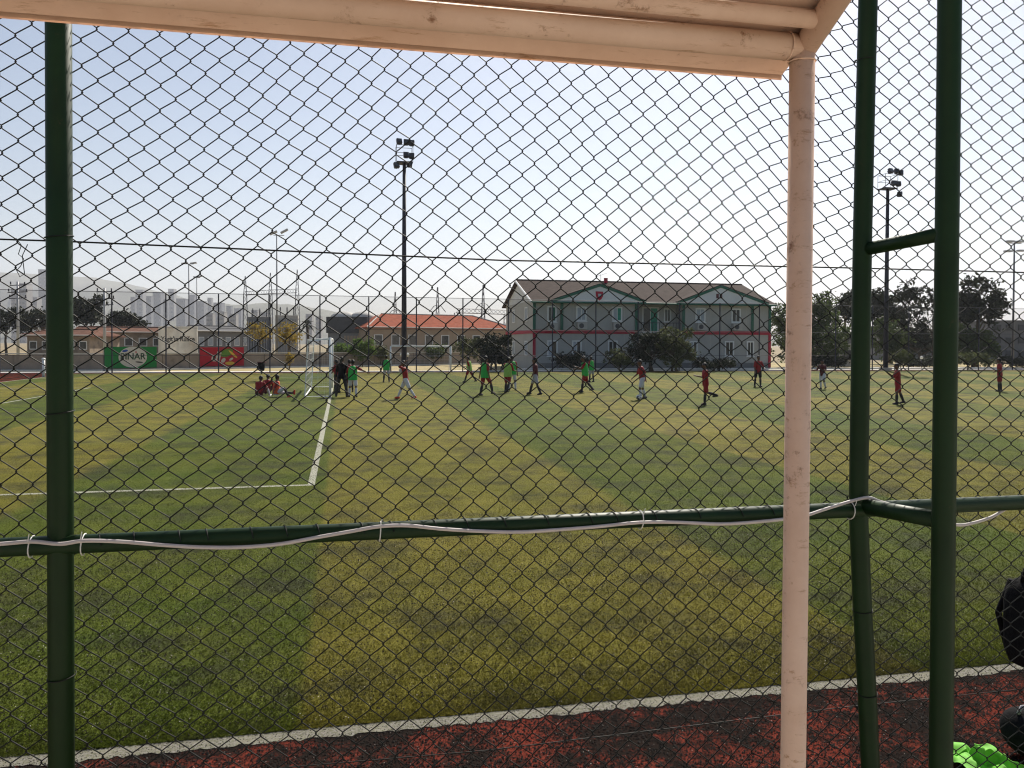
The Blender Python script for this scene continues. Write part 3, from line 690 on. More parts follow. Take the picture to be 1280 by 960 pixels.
side_window(BY + 2.2, BY + 3.4, UZ0, UZ1); side_window(BY + 7.6, BY + 8.8, UZ0, UZ1); side_window(BY + 2.2, BY + 3.4, 1.15, 2.5); side_window(BY + 7.6, BY + 8.8, 1.15, 2.5)
an = thing('television_aerial', 'thin television aerial on the club house roof', 'aerial', (onY(751, 352, BY + 5).x, BY + 5, ZR - 0.35))
ax = an.location.x
MB().tube([(ax, BY + 5, ZR - 0.4), (ax, BY + 5, ZR + 0.75)], 0.02, 6).build('mast', 'steel', an)
am = MB(); am.tube([(ax - 0.6, BY + 5, ZR + 0.45), (ax + 0.6, BY + 5, ZR + 0.85)], 0.012, 5)
for k in range(6): am.tube([(ax - 0.5 + k * 0.2, BY + 4.75, ZR + 0.48 + k * 0.067), (ax - 0.5 + k * 0.2, BY + 5.25, ZR + 0.48 + k * 0.067)], 0.009, 5)
am.build('elements', 'steel', an)

# ================================================================== WALL AND BANNERS ON THE LEFT
w0 = at(-60, 465, 60); w1 = G(130, 464); w2 = G(300, 460.2); w3 = G(540, 456.5); w4 = at(655, 456, 92)
WH = 1.25
WALL = [Vector((p.x, p.y, 0)) for p in (w0, w1, w2, w3, w4)]
wl = thing('boundary_wall', 'low brown boundary wall behind the left of the pitch', 'wall', WALL[1])
for i in range(4):
    a, b = WALL[i], WALL[i + 1]; d = (b - a).normalized(); n = Vector((d.y, -d.x, 0)); k = int((b - a).length / 2.4) + 1
    for j in range(k):
        p = a + (b - a) * j / k; q = a + (b - a) * (j + 1) / k - d * 0.05; pr = random.uniform(0, 0.02)
        MB().prism([p + n * pr, q + n * pr, q - n * 0.2, p - n * 0.2], (0, 0, WH + random.uniform(-0.02, 0.02))).build('wall_panel', 'wallstone', wl)
    MB().prism([a + n * 0.05, b + n * 0.05, b - n * 0.25, a - n * 0.25], (0, 0, 0.09)).build('coping', 'pale_wall', wl).location.z = WH + 0.025
    MB().prism([a + n * 0.55, b + n * 0.55, b + n * 0.06, a + n * 0.06], (0, 0, 0.12)).build('footing', 'kerb', wl)
def wall_frame(px):
    # place on wall where the line of sight px meets it
    for i in range(4):
        a, b = WALL[i], WALL[i + 1]; d = ray(px, 450); d = Vector((d.x, d.y)); e = (b - a).to_2d(); o = CP.to_2d()
        den = d.x * (-e.y) + e.x * d.y
        c = a.to_2d() - o; t = (c.x * (-e.y) + e.x * c.y) / den; s = (d.x * c.y - d.y * c.x) / den
        if 0 <= s <= 1: return a + (b - a) * s, (b - a).normalized()
def banner(name, label, px0, px1, py0, py1, m):
    p, d = wall_frame(px0); q, _ = wall_frame(px1); d = (q - p).normalized(); n = Vector((d.y, -d.x, 0))
    p = p + n * 0.12; q = q + n * 0.12
    D = fwd((p + q) / 2); zt = at((px0 + px1) / 2, py0, D).z; zb = max(0.05, at((px0 + px1) / 2, py1, D).z)
    t = thing(name, label, 'banner', ((p + q) / 2).to_tuple())
    MB().prism([p + Vector((0, 0, zb)), q + Vector((0, 0, zb)), q + Vector((0, 0, zt)), p + Vector((0, 0, zt))], -n * 0.04).build('panel', m, t)
    fr = MB()
    for s in (0.0, 0.5, 1.0): g = p + (q - p) * s - n * 0.08; fr.tube([g, g + Vector((0, 0, zt))], 0.03, 6)
    fr.build('frame', 'steel', t)
    return t, p, q, zb, zt, d, n
def disc(c, d, rx, rz, n, off, name, m, parent, rot=0.0, k=28, power=2.0):
    pts = []
    for i in range(k):
        a = 2 * math.pi * i / k; u = rx * math.cos(a); v = rz * math.sin(a)
        pts.append(c + d * (u * math.cos(rot) - v * math.sin(rot)) + Vector((0, 0, u * math.sin(rot) + v * math.cos(rot))) + n * off)
    MB().prism(pts, -n * 0.006).build(name, m, parent)
t, p, q, zb, zt, d, n = banner('advertising_banner', 'green banner with a white oval on the low wall', 130, 195, 433.5, 460, 'banner_green')
c = (p + q) / 2 + Vector((0, 0, (zb + zt) / 2 + 0.02)); wdt = (q - p).length; hgt = zt - zb
c = c + d * 0.03 * wdt
disc(c, d, wdt * 0.275, hgt * 0.49, n, 0.012, 'oval', 'banner_white', t)
text_mesh('PINAR', hgt * 0.42, 'lettering', 'ink_green', t, c + n * 0.020 + Vector((0, 0, 0.02 * hgt)), d, (0, 0, 1), sx=1.0)
disc(c - d * wdt * 0.15 + Vector((0, 0, hgt * 0.30)), d, wdt * 0.055, hgt * 0.055, n, 0.020, 'leaf_mark', 'ink_blue', t, 0.2)
disc(c + d * wdt * 0.06 + Vector((0, 0, hgt * 0.24)), d, wdt * 0.014, hgt * 0.035, n, 0.020, 'dot', 'ink_red', t)
disc(c + d * wdt * 0.12 - Vector((0, 0, hgt * 0.24)), d, wdt * 0.075, hgt * 0.03, n, 0.020, 'swoosh', 'ink', t, -0.10)
t, p, q, zb, zt, d, n = banner('advertising_banner', 'red banner with white letters and a green leaf on the low wall', 249, 304, 434, 457.5, 'banner_red')
c = (p + q) / 2 + Vector((0, 0, (zb + zt) / 2)); wdt = (q - p).length; hgt = zt - zb
text_mesh('di', hgt * 0.75, 'lettering', 'banner_white', t, c - d * wdt * 0.14 + n * 0.020 - Vector((0, 0, hgt * 0.02)), d, Vector((0, 0, 1)) + d * 0.25)
disc(c + d * wdt * 0.10 + Vector((0, 0, hgt * 0.20)), d, wdt * 0.15, hgt * 0.20, n, 0.012, 'leaf', 'leaf_logo', t, 0.35)
disc(c + d * wdt * 0.24 + Vector((0, 0, hgt * 0.13)), d, wdt * 0.13, hgt * 0.06, n, 0.018, 'leaf_stripe', 'ink_yellow', t, -0.7)
disc(c + d * wdt * 0.02 - Vector((0, 0, hgt * 0.20)), d, wdt * 0.06, hgt * 0.10, n, 0.018, 'splash', 'banner_white', t, 0.8)
disc(c + d * wdt * 0.20 - Vector((0, 0, hgt * 0.14)), d, wdt * 0.05, hgt * 0.06, n, 0.018, 'splash', 'banner_white', t, 0.5)
disc(c + d * wdt * 0.17 - Vector((0, 0, hgt * 0.36)), d, wdt * 0.11, hgt * 0.09, n, 0.012, 'patch', 'ink_yellow', t)
# white billboard above the wall
D = 72; A = at(198, 442, D); B = at(247, 442, D); zt = at(222, 408, D).z; zb = A.z
bb = thing('billboard', 'large white billboard with one line of black writing', 'billboard', ((A.x + B.x) / 2, A.y, 0))
d = (B - A); d.z = 0; d.normalize(); n = Vector((d.y, -d.x, 0))
MB().prism([Vector((A.x, A.y, zb)), Vector((B.x, B.y, zb)), Vector((B.x, B.y, zt)), Vector((A.x, A.y, zt))], -n * 0.08).build('panel', 'banner_white', bb)
text_mesh("Yagit'in Rulfce", 0.62, 'lettering', 'ink', bb, (A + B) / 2 * 1.0 + Vector((0, 0, (zt - zb) * 0.53)) + n * 0.02, d, (0, 0, 1), sx=0.86)
for s in (0.05, 0.5, 0.95):
    g = A + (B - A) * s - n * 0.14; MB().tube([(g.x, g.y, 0), (g.x, g.y, zt)], 0.06, 6).build('leg', 'steel', bb)

# ================================================================== LOW BUILDINGS LEFT AND MIDDLE
def hip_house(name, label, px0, px1, D, py_eave, py_ridge, depth, wall_m, roof_m, turn=0.0, hip=0.25, windows=0, base=0.0, win_m='glass', grp=None):
    a = at(px0, 440, D); b = at(px1, 440, D * (1 + turn)); a.z = b.z = 0
    ze = at((px0 + px1) / 2, py_eave, D * (1 + turn / 2)).z; d = (b - a).normalized(); n = Vector((-d.y, d.x, 0)); L = (b - a).length
    zr_ = at((px0 + px1) / 2, py_ridge, D * (1 + turn / 2) + depth / 2).z
    t = thing(name, label, 'building', ((a + b) / 2).to_tuple(), grp)
    MB().prism([a, b, b + n * depth, a + n * depth], (0, 0, ze)).build('wall', wall_m, t)
    o = 0.5; up_ = Vector((0, 0, 1))
    A = a - d * o - n * o + up_ * (ze - 0.02); B = b + d * o - n * o + up_ * (ze - 0.02); C = b + d * o + n * (depth + o) + up_ * (ze - 0.02); E = a - d * o + n * (depth + o) + up_ * (ze - 0.02)
    r1 = a + d * L * hip + n * depth / 2 + up_ * zr_; r2 = b - d * L * hip + n * depth / 2 + up_ * zr_
    m = MB(); i = 0; m.v = [tuple(v) for v in (A, B, C, E, r1, r2, A - up_*0.15, B - up_*0.15, C - up_*0.15, E - up_*0.15)]
    m.f = [(0, 1, 5, 4), (1, 2, 5), (2, 3, 4, 5), (3, 0, 4), (6, 7, 1, 0), (7, 8, 2, 1), (8, 9, 3, 2), (9, 6, 0, 3), (9, 8, 7, 6)]
    ro = m.build('roof', roof_m, t)
    MB().tube([A + up_*0.04, r1 + up_*0.04, r2 + up_*0.04, B + up_*0.04], 0.09, 6).build('ridge_cap', 'pale_wall' if roof_m == 'roof_orange' else roof_m, ro)
    MB().tube([A - n*0.05, B - n*0.05], 0.08, 6).build('gutter', 'pale_wall', ro)
    for k in range(windows):
        g = a + d * L * (k + 0.5) / windows; w_ = min(0.6, L / windows * 0.3); z0 = ze * 0.45; z1 = ze * 0.78
        wo = MB().prism([g - d*w_ - n*0.004 + up_*z0, g + d*w_ - n*0.004 + up_*z0, g + d*w_ - n*0.004 + up_*z1, g - d*w_ - n*0.004 + up_*z1], -n * 0.05).build('window', 'white_paint', t)
        MB().prism([g - d*w_*0.8 - n*0.056 + up_*(z0 + .1), g + d*w_*0.8 - n*0.056 + up_*(z0 + .1), g + d*w_*0.8 - n*0.056 + up_*(z1 - .1), g - d*w_*0.8 - n*0.056 + up_*(z1 - .1)], -n * 0.012).build('pane', win_m, wo)
    return t
hip_house('tiled_building', 'long beige building with an orange tiled hip roof beside the club house', 462, 642, 104, 410, 394, 12, 'beige_wall', 'roof_orange', 0.10, 0.17, 9)
hip_house('shed', 'low beige shed with a red roof behind the green post', 34, 112, 92, 419, 412, 7, 'shed_wall', 'roof_faded', 0.0, 0.1, 5)
hip_house('shed', 'long pale grey-roofed shed above the green banner', 96, 205, 112, 415, 409, 9, 'shed_wall', 'roof_faded', 0.05, 0.03, 6)
hip_house('shed', 'grey shed row behind the red banner', 246, 312, 116, 414, 408, 8, 'grey_wall', 'dark_grey', 0.05, 0.05, 6, win_m='curtain_pale')
# flat dark building with domes
D = 108; A = at(410, 440, D); B = at(458, 440, D); zt = at(430, 396, D).z; d = (B - A); d.z = 0; L = d.length; d.normalize(); n = Vector((-d.y, d.x, 0)); A.z = 0
db = thing('flat_roofed_building', 'dark grey flat-roofed building with pale domed tanks on top', 'building', (A + d * L / 2).to_tuple())
MB().prism([A, A + d*L, A + d*L + n*9, A + n*9], (0, 0, zt * 0.62)).build('wall', 'grey_wall', db)
MB().prism([A - d*.2 - n*.2 + Vector((0,0,zt*.622)), A + d*(L+.2) - n*.2 + Vector((0,0,zt*.622)), A + d*(L+.2) + n*9 + Vector((0,0,zt*.622)), A - d*.2 + n*9 + Vector((0,0,zt*.622))], (0, 0, zt * 0.378)).build('upper_storey', 'dark_grey', db)
for k in range(7):
    g = A + d * (L * 0.42 + k * L * 0.082) - n * 0.01; wo = MB().prism([g + Vector((0,0,zt*.40)), g + d*.30 + Vector((0,0,zt*.40)), g + d*.30 + Vector((0,0,zt*.56)), g + Vector((0,0,zt*.56))], -n*0.05).build('window', 'beige_wall', db)
for k in (0.25, 0.76): MB().ball(A + d*L*k + n*4 + Vector((0,0,zt*0.99)), (1.45*1.3, 1.45*1.3, 0.95), 18, 10).build('dome', 'banner_white', db, True)

# ================================================================== SUBSTATION
def lattice(mb, base, top, w0_, w1_, r=0.035, segs=7):
    base = Vector(base); top = Vector(top); c = []
    for k in range(segs + 1):
        s = k / segs; p = base.lerp(top, s); w_ = (w0_ + (w1_ - w0_) * s) / 2
        c.append([p + Vector((a * w_, b * w_, 0)) for a, b in ((-1,-1),(1,-1),(1,1),(-1,1))])
    for q in range(4): mb.tube([c[k][q] for k in range(segs + 1)], r, 4)
    for k in range(segs):
        for q in range(4): mb.tube([c[k][q], c[k+1][(q+1) % 4]], r * 0.6, 4, False)
def hbeam(mb, a, b, w_=0.5, r=0.03, segs=10):
    a = Vector(a); b = Vector(b); c = []
    for k in range(segs + 1):
        p = a.lerp(b, k / segs); c.append([p + Vector((0, y, z)) for y, z in ((-w_/2, 0), (w_/2, 0), (0, w_))])
    for q in range(3): mb.tube([c[k][q] for k in range(segs + 1)], r, 4)
    for k in range(segs):
        for q in range(3): mb.tube([c[k][q], c[k+1][(q+1) % 3]], r * 0.6, 4, False)
D = 112
gt = thing('substation_gantry', 'grey lattice steel gantry with three spired masts', 'gantry', at(338, 440, D).to_tuple()[:2] + (0,))
tops = []
for px, py, pk, dd in ((306.5, 369, 345, 112), (338, 367, 341, 109), (371.5, 366, 337, 106)):
    p = at(px, py, dd); mb = MB(); lattice(mb, (p.x, p.y, 0), p, 0.75, 0.42); tp = at(px, pk, dd); lattice(mb, p, tp, 0.42, 0.05, 0.03, 4)
    mb.build('mast', 'steel', gt); tops.append(p)
mb = MB(); hbeam(mb, tops[0], tops[1]); hbeam(mb, tops[1], tops[2]); mb.build('crossbeam', 'steel', gt)
for px, py, dd, lb in ((494, 365, 135, 'thin lattice mast rising behind the left end of the orange roof'), (547, 359, 135, 'thin lattice mast rising behind the middle of the orange roof'), (604, 356, 132, 'thin lattice mast rising behind the right end of the orange roof')):
    p = at(px, py, dd); t = thing('lattice_mast', lb, 'mast', (p.x, p.y, 0), 'lattice masts behind the orange roof')
    mb = MB(); lattice(mb, (p.x, p.y, 0), p, 1.1, 0.10, 0.05, 12); mb.build('frame', 'steel', t)
    mb = MB(); mb.tube([p - Vector((1.4, 0, 4.2)), p - Vector((0.6, 0, 3.2)), p + Vector((0, 0, -3)), p - Vector((-0.6, 0, 3.2)), p - Vector((-1.4, 0, 4.2))], 0.06, 5); mb.build('insulator_arm', 'dark_steel', t)
p = at(570, 391, 128); q = at(632, 393, 134)
t = thing('substation_gantry', 'low lattice beam gantry behind the orange roof', 'gantry', ((p.x + q.x) / 2, (p.y + q.y) / 2, 0))
mb = MB(); hbeam(mb, p, q, 0.7, 0.045, 12); mb.build('crossbeam', 'steel', t)
for g in (p, q): mb = MB(); lattice(mb, (g.x, g.y, 0), g, 0.7, 0.5); mb.build('mast', 'steel', t)
# transformers
for i, (px0, px1, py, lb) in enumerate(((309, 338, 396, 'grey transformer with bushings under the left half of the gantry'), (344, 372, 394, 'grey transformer with bushings under the right half of the gantry'))):
    a = at(px0, py, 105); b = at(px1, py, 105); t = thing('transformer', lb, 'transformer', ((a.x + b.x) / 2, a.y, 0), 'substation transformers')
    MB().box(a.x, b.x, a.y, a.y + 2.2, 0.3, a.z).build('tank', 'pale_wall' if i else 'grey_wall', t)
    fn = MB()
    for k in range(9): xx = a.x + (b.x - a.x) * (k + 0.5) / 9; fn.box(xx - 0.05, xx + 0.05, a.y - 0.25, a.y - 0.003, 0.6, a.z - 0.5)
    fn.build('cooling_fins', 'light_steel', t)
    for k in range(3):
        xx = a.x + (b.x - a.x) * (0.2 + 0.3 * k); bsh = MB()
        bsh.tube([(xx, a.y + 1, a.z), (xx, a.y + 1, a.z + 1.15)], 0.06, 6)
        for j in range(6): bsh.tube([(xx, a.y + 1, a.z + 0.15 + j * 0.15), (xx, a.y + 1, a.z + 0.20 + j * 0.15)], 0.12, 8)
        bsh.build('bushing', 'dark_steel', t)
# utility poles on the left
for px, py, dd, lb in ((130.5, 360, 78, 'dark utility pole with crossarms between the dark trees'), (22, 352, 80, 'utility pole left of the green post')):
    p = at(px, py, dd); t = thing('utility_pole', lb, 'utility pole', (p.x, p.y, 0))
    MB().tube([(p.x, p.y, 0), p], [0.16, 0.10], 8).build('pole', 'light_steel', t, True)
    for k, (dz_, hw) in enumerate(((0.3, 0.7), (1.0, 0.9), (1.6, 0.8))):
        MB().tube([(p.x - hw, p.y, p.z - dz_ - 0.1), (p.x + hw, p.y, p.z - dz_)], 0.05, 5).build('crossarm', 'dark_steel', t)
        for s in (-1, 1): MB().tube([(p.x + s * hw * 0.9, p.y, p.z - dz_), (p.x + s * hw * 0.9, p.y, p.z - dz_ + 0.28)], 0.06, 6).build('insulator', 'dark_steel', t)

# ================================================================== RIGHT-HAND BUILDINGS
def block(name, label, px0, px1, py, D, depth, m, floors, bays, cat='building', grp=None, win_m='dark_grey', base=0.0):
    a = at(px0, 440, D); b = at(px1, 440, D); a.z = b.z = base; zt_ = at((px0 + px1) / 2, py, D).z
    d = (b - a).normalized(); n = Vector((-d.y, d.x, 0)); L = (b - a).length; H = zt_ - base; U = Vector((0, 0, 1))
    t = thing(name, label, cat, ((a + b) / 2).to_tuple(), grp)
    MB().prism([a, b, b + n*depth, a + n*depth], (0, 0, H)).build('wall', m, t)
    MB().prism([a - d*.02*L - n*.02*L + U*(H+.003), b + d*.02*L - n*.02*L + U*(H+.003), b + d*.02*L + n*depth + U*(H+.003), a - d*.02*L + n*depth + U*(H+.003)], (0, 0, 0.015 * H + 0.1)).build('parapet', m, t)
    for f in range(floors):
        for k in range(bays):
            g = a + d*L*(k + .5)/bays; hw = L/bays*.28; z0 = H*(f + .30)/floors; z1 = H*(f + .75)/floors; e = max(0.05, 0.002*D)
            MB().prism([g - d*hw + U*z0 - n*.004, g + d*hw + U*z0 - n*.004, g + d*hw + U*z1 - n*.004, g - d*hw + U*z1 - n*.004], -n*e).build('window', win_m, t)
    return t
block('container_hut', 'pale portable hut under the pine beside the cream post', 1022, 1066, 431, 84, 3, 'pale_wall', 1, 3, 'hut')
block('grey_building', 'dark grey building seen between the two right trees', 1128, 1172, 413, 115, 12, 'grey_wall', 2, 5)
block('grey_building', 'grey building at the right edge behind the gappy tree', 1238, 1330, 402, 125, 12, 'tower_grey', 3, 6)
block('grey_building', 'hazy grey building behind the trees left of the leaning green post', 1030, 1066, 418, 150, 12, 'tower_grey', 3, 4)

# ================================================================== HILLS AND FAR TOWN
def ridge(name, prof, D, thick, m, seed):
    random.seed(seed); mb = MB(); rows = []
    P = []
    for i in range(len(prof) - 1):
        (x0, y0), (x1, y1) = prof[i], prof[i + 1]
        k = max(2, int(abs(x1 - x0) / 9))
        for j in range(k): s = j / k; P.append((x0 + (x1 - x0) * s, y0 + (y1 - y0) * s + random.uniform(-0.8, 0.8)))
    P.append(prof[-1])
    for px, py in P:
        top = at(px, py, D); base = at(px, 440, D - thick); back = at(px, 440, D + thick)
        top.z = max(top.z, 0.5)
        mid1 = base.lerp(top, 0.5); mid1.z = top.z * (0.42 + random.uniform(-0.05, 0.05)); mid2 = base.lerp(top, 0.8); mid2.z = top.z * (0.80 + random.uniform(-0.04, 0.04))
        rows.append([Vector((base.x, base.y, -2)), mid1, mid2, top, Vector((back.x, back.y, -2))])
    for r_ in rows: mb.v += [tuple(v) for v in r_]
    for i in range(len(rows) - 1):
        for k in range(4): a = i*5 + k; mb.f.append((a, a+5, a+6, a+1))
    return struct(mb.build(name, m, None, True))
ridge('hills', [(-400, 352), (-200, 340), (-60, 338), (10, 341), (60, 343), (110, 346), (150, 352), (190, 362), (230, 372), (280, 383), (340, 392), (420, 404), (520, 420)], 3600, 900, 'hill', 3)
ridge('hillside', [(-300, 395), (100, 392), (150, 384), (190, 380), (250, 378), (300, 381), (340, 379), (380, 382), (420, 390), (465, 396), (500, 404), (620, 415), (800, 420), (1000, 415), (1200, 412), (1400, 412)], 2700, 700, 'hill', 5)
random.seed(21)
TW = 'apartment blocks on the hazy hillside'
def tower(px, w_, py, D, lb, m='tower'):
    return block('apartment_tower', lb, px - w_/2, px + w_/2, py, D * 1.7, w_ * D / 500, m, max(3, int((428 - py) / 5)), max(2, int(w_ / 4)), 'tower block', TW, 'tower_grey')
tower(53, 9, 338, 1300, 'tall slim hazy tower just left of the green post', 'tower_grey')
tower(28, 11, 355, 900, 'pale grey tower block in the haze at the left edge')
tower(18, 7, 362, 950, 'shorter pale tower block at the far left edge')
tower(42, 9, 372, 1000, 'broad pale block below the slim tower at the left')
for i, (px, w_, py, D) in enumerate(((166, 5, 372, 1250), (174, 9, 363, 1400), (186, 6, 371, 1250), (196, 10, 366, 1330), (207, 5, 375, 1200), (214, 7, 362, 1420), (226, 11, 374, 1250), (240, 6, 369, 1380), (251, 8, 377, 1250), (262, 5, 373, 1350), (272, 10, 379, 1250), (286, 6, 383, 1280), (297, 9, 386, 1250))):
    tower(px, w_, py, D, 'hazy apartment tower, %s from the left in the hillside row' % ['first', 'second', 'third', 'fourth', 'fifth', 'sixth', 'seventh', 'eighth', 'ninth', 'tenth', 'eleventh', 'twelfth', 'thirteenth'][i], 'tower' if i % 4 == 1 else 'tower_grey')
for i, (px, w_, py, D) in enumerate(((262, 8, 392, 600), (276, 9, 390, 640), (291, 8, 393, 600), (318, 8, 388, 800), (330, 7, 391, 780), (386, 8, 393, 820), (398, 7, 396, 800))):
    tower(px, w_, py, D, 'pale low apartment block on the slope, %s from the left' % ['first', 'second', 'third', 'fourth', 'fifth', 'sixth', 'seventh'][i])

# ================================================================== TREES AND SHRUBS
def crown_mesh(c, rad, n_clump, per, leaf, seed, gap=0.35, lobes=7, dense=True):
    rnd = random.Random(seed); V = []; F = []
    c = Vector(c); rad = Vector(rad)
    L = []
    for k in range(lobes):
        a = rnd.uniform(0, 2*math.pi); e = rnd.uniform(-0.7, 1.2); q = rnd.uniform(0.30, 0.86)
        L.append((Vector((math.cos(a)*math.cos(e)*q, math.sin(a)*math.cos(e)*q, math.sin(e)*q)), rnd.uniform(0.16, 0.36)))
    if dense: L += [(Vector((0, 0, -0.1)), 0.62)] * (1 + lobes // 4)
    done = 0
    while done < n_clump:
        lc, lr = rnd.choice(L)
        u = Vector((rnd.gauss(0, 1), rnd.gauss(0, 1), rnd.gauss(0, 1))).normalized() * (rnd.random() ** 0.45) * lr
        p = lc + u
        if noise.noise(p * 3.1 + Vector((seed, 0, 0))) < -gap: continue
        done += 1
        pc = c + Vector((p.x * rad.x, p.y * rad.y, p.z * rad.z)); cs = leaf * rnd.uniform(1.2, 2.6)
        for j in range(per):
            q = pc + Vector((rnd.gauss(0, .5), rnd.gauss(0, .5), rnd.gauss(0, .42))) * cs
            nn = Vector((rnd.gauss(0, 1), rnd.gauss(0, 1), rnd.gauss(0.4, 1))).normalized(); tt = nn.orthogonal().normalized(); bb_ = nn.cross(tt)
            an = rnd.uniform(0, 6.28); a1 = tt*math.cos(an) + bb_*math.sin(an); a2 = nn.cross(a1); s_ = leaf * rnd.uniform(0.6, 1.3)
            i = len(V); V += [tuple(q - a1*s_), tuple(q - a2*s_*.45), tuple(q + a1*s_), tuple(q + a2*s_*.45)]; F.append((i, i+1, i+2, i+3))
    me = bpy.data.meshes.new('crown'); me.from_pydata(V, [], F); me.update(); return me
def trunk_mesh(base, c, rad, r, seed, stems=1):
    rnd = random.Random(seed); mb = MB(); base = Vector(base); c = Vector(c)
    for s in range(stems):
        b = base + Vector((rnd.uniform(-.3, .3), rnd.uniform(-.3, .3), 0)) * (stems > 1)
        m1 = b.lerp(c, 0.5) + Vector((rnd.uniform(-.2, .2), rnd.uniform(-.2, .2), 0)) * rad[0] * 0.3
        mb.tube([b, m1, c, c + Vector((rnd.uniform(-.2, .2)*rad[0], 0, rad[2]*0.5))], [r, r*.75, r*.5, r*.12], 8)
        for k in range(7):
            a = rnd.uniform(0, 6.28); st = b.lerp(c, rnd.uniform(0.5, 1.0)); e = c + Vector((math.cos(a)*rad[0]*.7, math.sin(a)*rad[1]*.7, rnd.uniform(-.2, .7)*rad[2]))
            mb.tube([st, st.lerp(e, .5) + Vector((0, 0, rad[2]*.1)), e], [r*.42, r*.25, r*.06], 5)
    return mb
def tree(name, label, cat, pxc, pyc, rpx, rpy, D, leafm, n_clump=420, per=9, leaf=0.16, seed=1, gap=0.35, lobes=7, r=None, group=None, stems=1, pyb=None):
    c = at(pxc, pyc, D); rad = (rpx * D / FPX, rpx * D / FPX * 0.9, rpy * D / FPX)
    t = thing(name, label, cat, (c.x, c.y, 0), group)
    r = r or max(0.05, rad[0] * 0.06)
    trunk_mesh((c.x, c.y, -0.05), c - Vector((0, 0, rad[2]*.25)), rad, r, seed, stems).build('trunk' if cat == 'tree' else 'stem', 'bark', t, True)
    link_mesh('crown' if cat == 'tree' else 'foliage', crown_mesh(c, rad, n_clump, per, leaf, seed, gap, lobes * 2, leafm != 'leaf_dark' or cat != 'tree'), leafm, t)
    return t
TG = 'trees behind the right of the pitch'
tree('pine_tree', 'round-crowned dark pine partly hidden by the cream post', 'tree', 1008, 420, 74, 58, 80, 'leaf_mid', 1500, 12, 0.15, 11, 0.6, 9, group=TG)
tree('broadleaf_tree', 'dark gappy tree behind the round pine and the green post', 'tree', 1056, 388, 38, 36, 100, 'leaf_dark', 300, 9, 0.26, 12, 0.1, 9, group=TG)
tree('broadleaf_tree', 'tall dark gappy tree between the two right green posts', 'tree', 1114, 390, 46, 42, 98, 'leaf_dark', 460, 9, 0.27, 13, 0.1, 11, group=TG)
tree('pine_tree', 'small olive pine crown beside the right floodlight mast', 'tree', 1108, 424, 34, 36, 84, 'leaf_mid', 600, 10, 0.15, 14, 0.5, 7, group=TG)
tree('broadleaf_tree', 'thin dark tree just left of the nearest green post', 'tree', 1166, 392, 22, 36, 96, 'leaf_dark', 150, 8, 0.24, 15, 0.05, 7, group=TG)
tree('broadleaf_tree', 'tall dark ragged tree at the right edge beside the twin lamp post', 'tree', 1222, 388, 42, 48, 84, 'leaf_dark', 520, 9, 0.25, 16, 0.08, 13, group=TG)
tree('broadleaf_tree', 'lower dense greyish tree under the ragged tree on the right', 'tree', 1216, 432, 38, 32, 82, 'leaf_mid', 520, 9, 0.19, 17, 0.3, 9, group=TG)
tree('broadleaf_tree', 'dark low tree mass behind the leaning post', 'tree', 1150, 430, 44, 28, 100, 'leaf_dark', 420, 9, 0.24, 18, 0.3, 9, group=TG)
tree('leafy_tree', 'dense dark leafy tree left of the recessed middle of the club house', 'tree', 812, 436, 30, 30, 66.2, 'leaf_dark', 520, 10, 0.13, 19, 0.2, 12, stems=3)
tree('leafy_tree', 'looser green leafy tree right of the recessed middle of the club house', 'tree', 842, 436, 29, 32, 65.6, 'leaf_olive', 420, 10, 0.13, 22, 0.15, 9, stems=3)
tree('leafy_tree', 'dark broad-leaved tree at the left corner of the club house', 'tree', 617, 440, 27, 27, 65, 'leaf_dark', 440, 9, 0.15, 20, 0.25, 11, stems=3)
SG = 'shrubs in front of the club house'
tree('shrub', 'dark low shrub under the left ground-floor windows', 'shrub', 712, 451, 34, 13, 66.5, 'leaf_dark', 320, 9, 0.10, 23, 0.2, 9, 0.04, SG, 3)
tree('shrub', 'olive shrub under the third ground-floor window', 'shrub', 775, 450, 22, 15, 66, 'leaf_olive', 220, 9, 0.11, 24, 0.2, 8, 0.04, SG, 3)
tree('shrub', 'dark shrub below the right gable of the club house', 'shrub', 892, 455, 44, 9, 66.8, 'leaf_dark', 300, 9, 0.10, 25, 0.3, 8, 0.04, SG, 3)
tree('shrub', 'small yellowish shrub beside the right floodlight mast', 'shrub', 1124, 446, 16, 11, 70, 'leaf_olive', 160, 9, 0.11, 26, 0.4, 6, 0.04, None, 3)
tree('shrub', 'pale shrub at the foot of the ragged right tree', 'shrub', 1212, 449, 34, 11, 72, 'leaf_olive', 300, 9, 0.11, 27, 0.4, 8, 0.04, None, 3)
tree('shrub', 'low dark hedge at the foot of the round pine', 'shrub', 1030, 452, 50, 9, 78, 'leaf_dark', 320, 9, 0.12, 28, 0.4, 9, 0.04, None, 3)
tree('shrub', 'low dark hedge between the two right green posts', 'shrub', 1150, 452, 40, 9, 79, 'leaf_dark', 280, 9, 0.12, 37, 0.4, 9, 0.04, None, 3)
tree('shrub', 'low dark hedge running out of the right edge of the frame', 'shrub', 1268, 452, 40, 9, 79, 'leaf_dark', 280, 9, 0.12, 38, 0.4, 9, 0.04, None, 3)
tree('shrub', 'bright round green tree-shrub behind the coach', 'shrub', 453, 437, 19, 19, 76, 'leaf_bright', 360, 10, 0.12, 29, 0.4, 7, 0.06)
tree('shrub', 'low fan-leaved green shrub left of the round one', 'shrub', 429, 440, 15, 11, 78, 'leaf_bright', 180, 9, 0.15, 30, 0.3, 7, 0.05)
tree('shrub', 'loose yellow-green shrub right of the round one', 'shrub', 476, 441, 13, 11, 78, 'leaf_olive', 120, 9, 0.13, 31, 0.2, 7, 0.05)
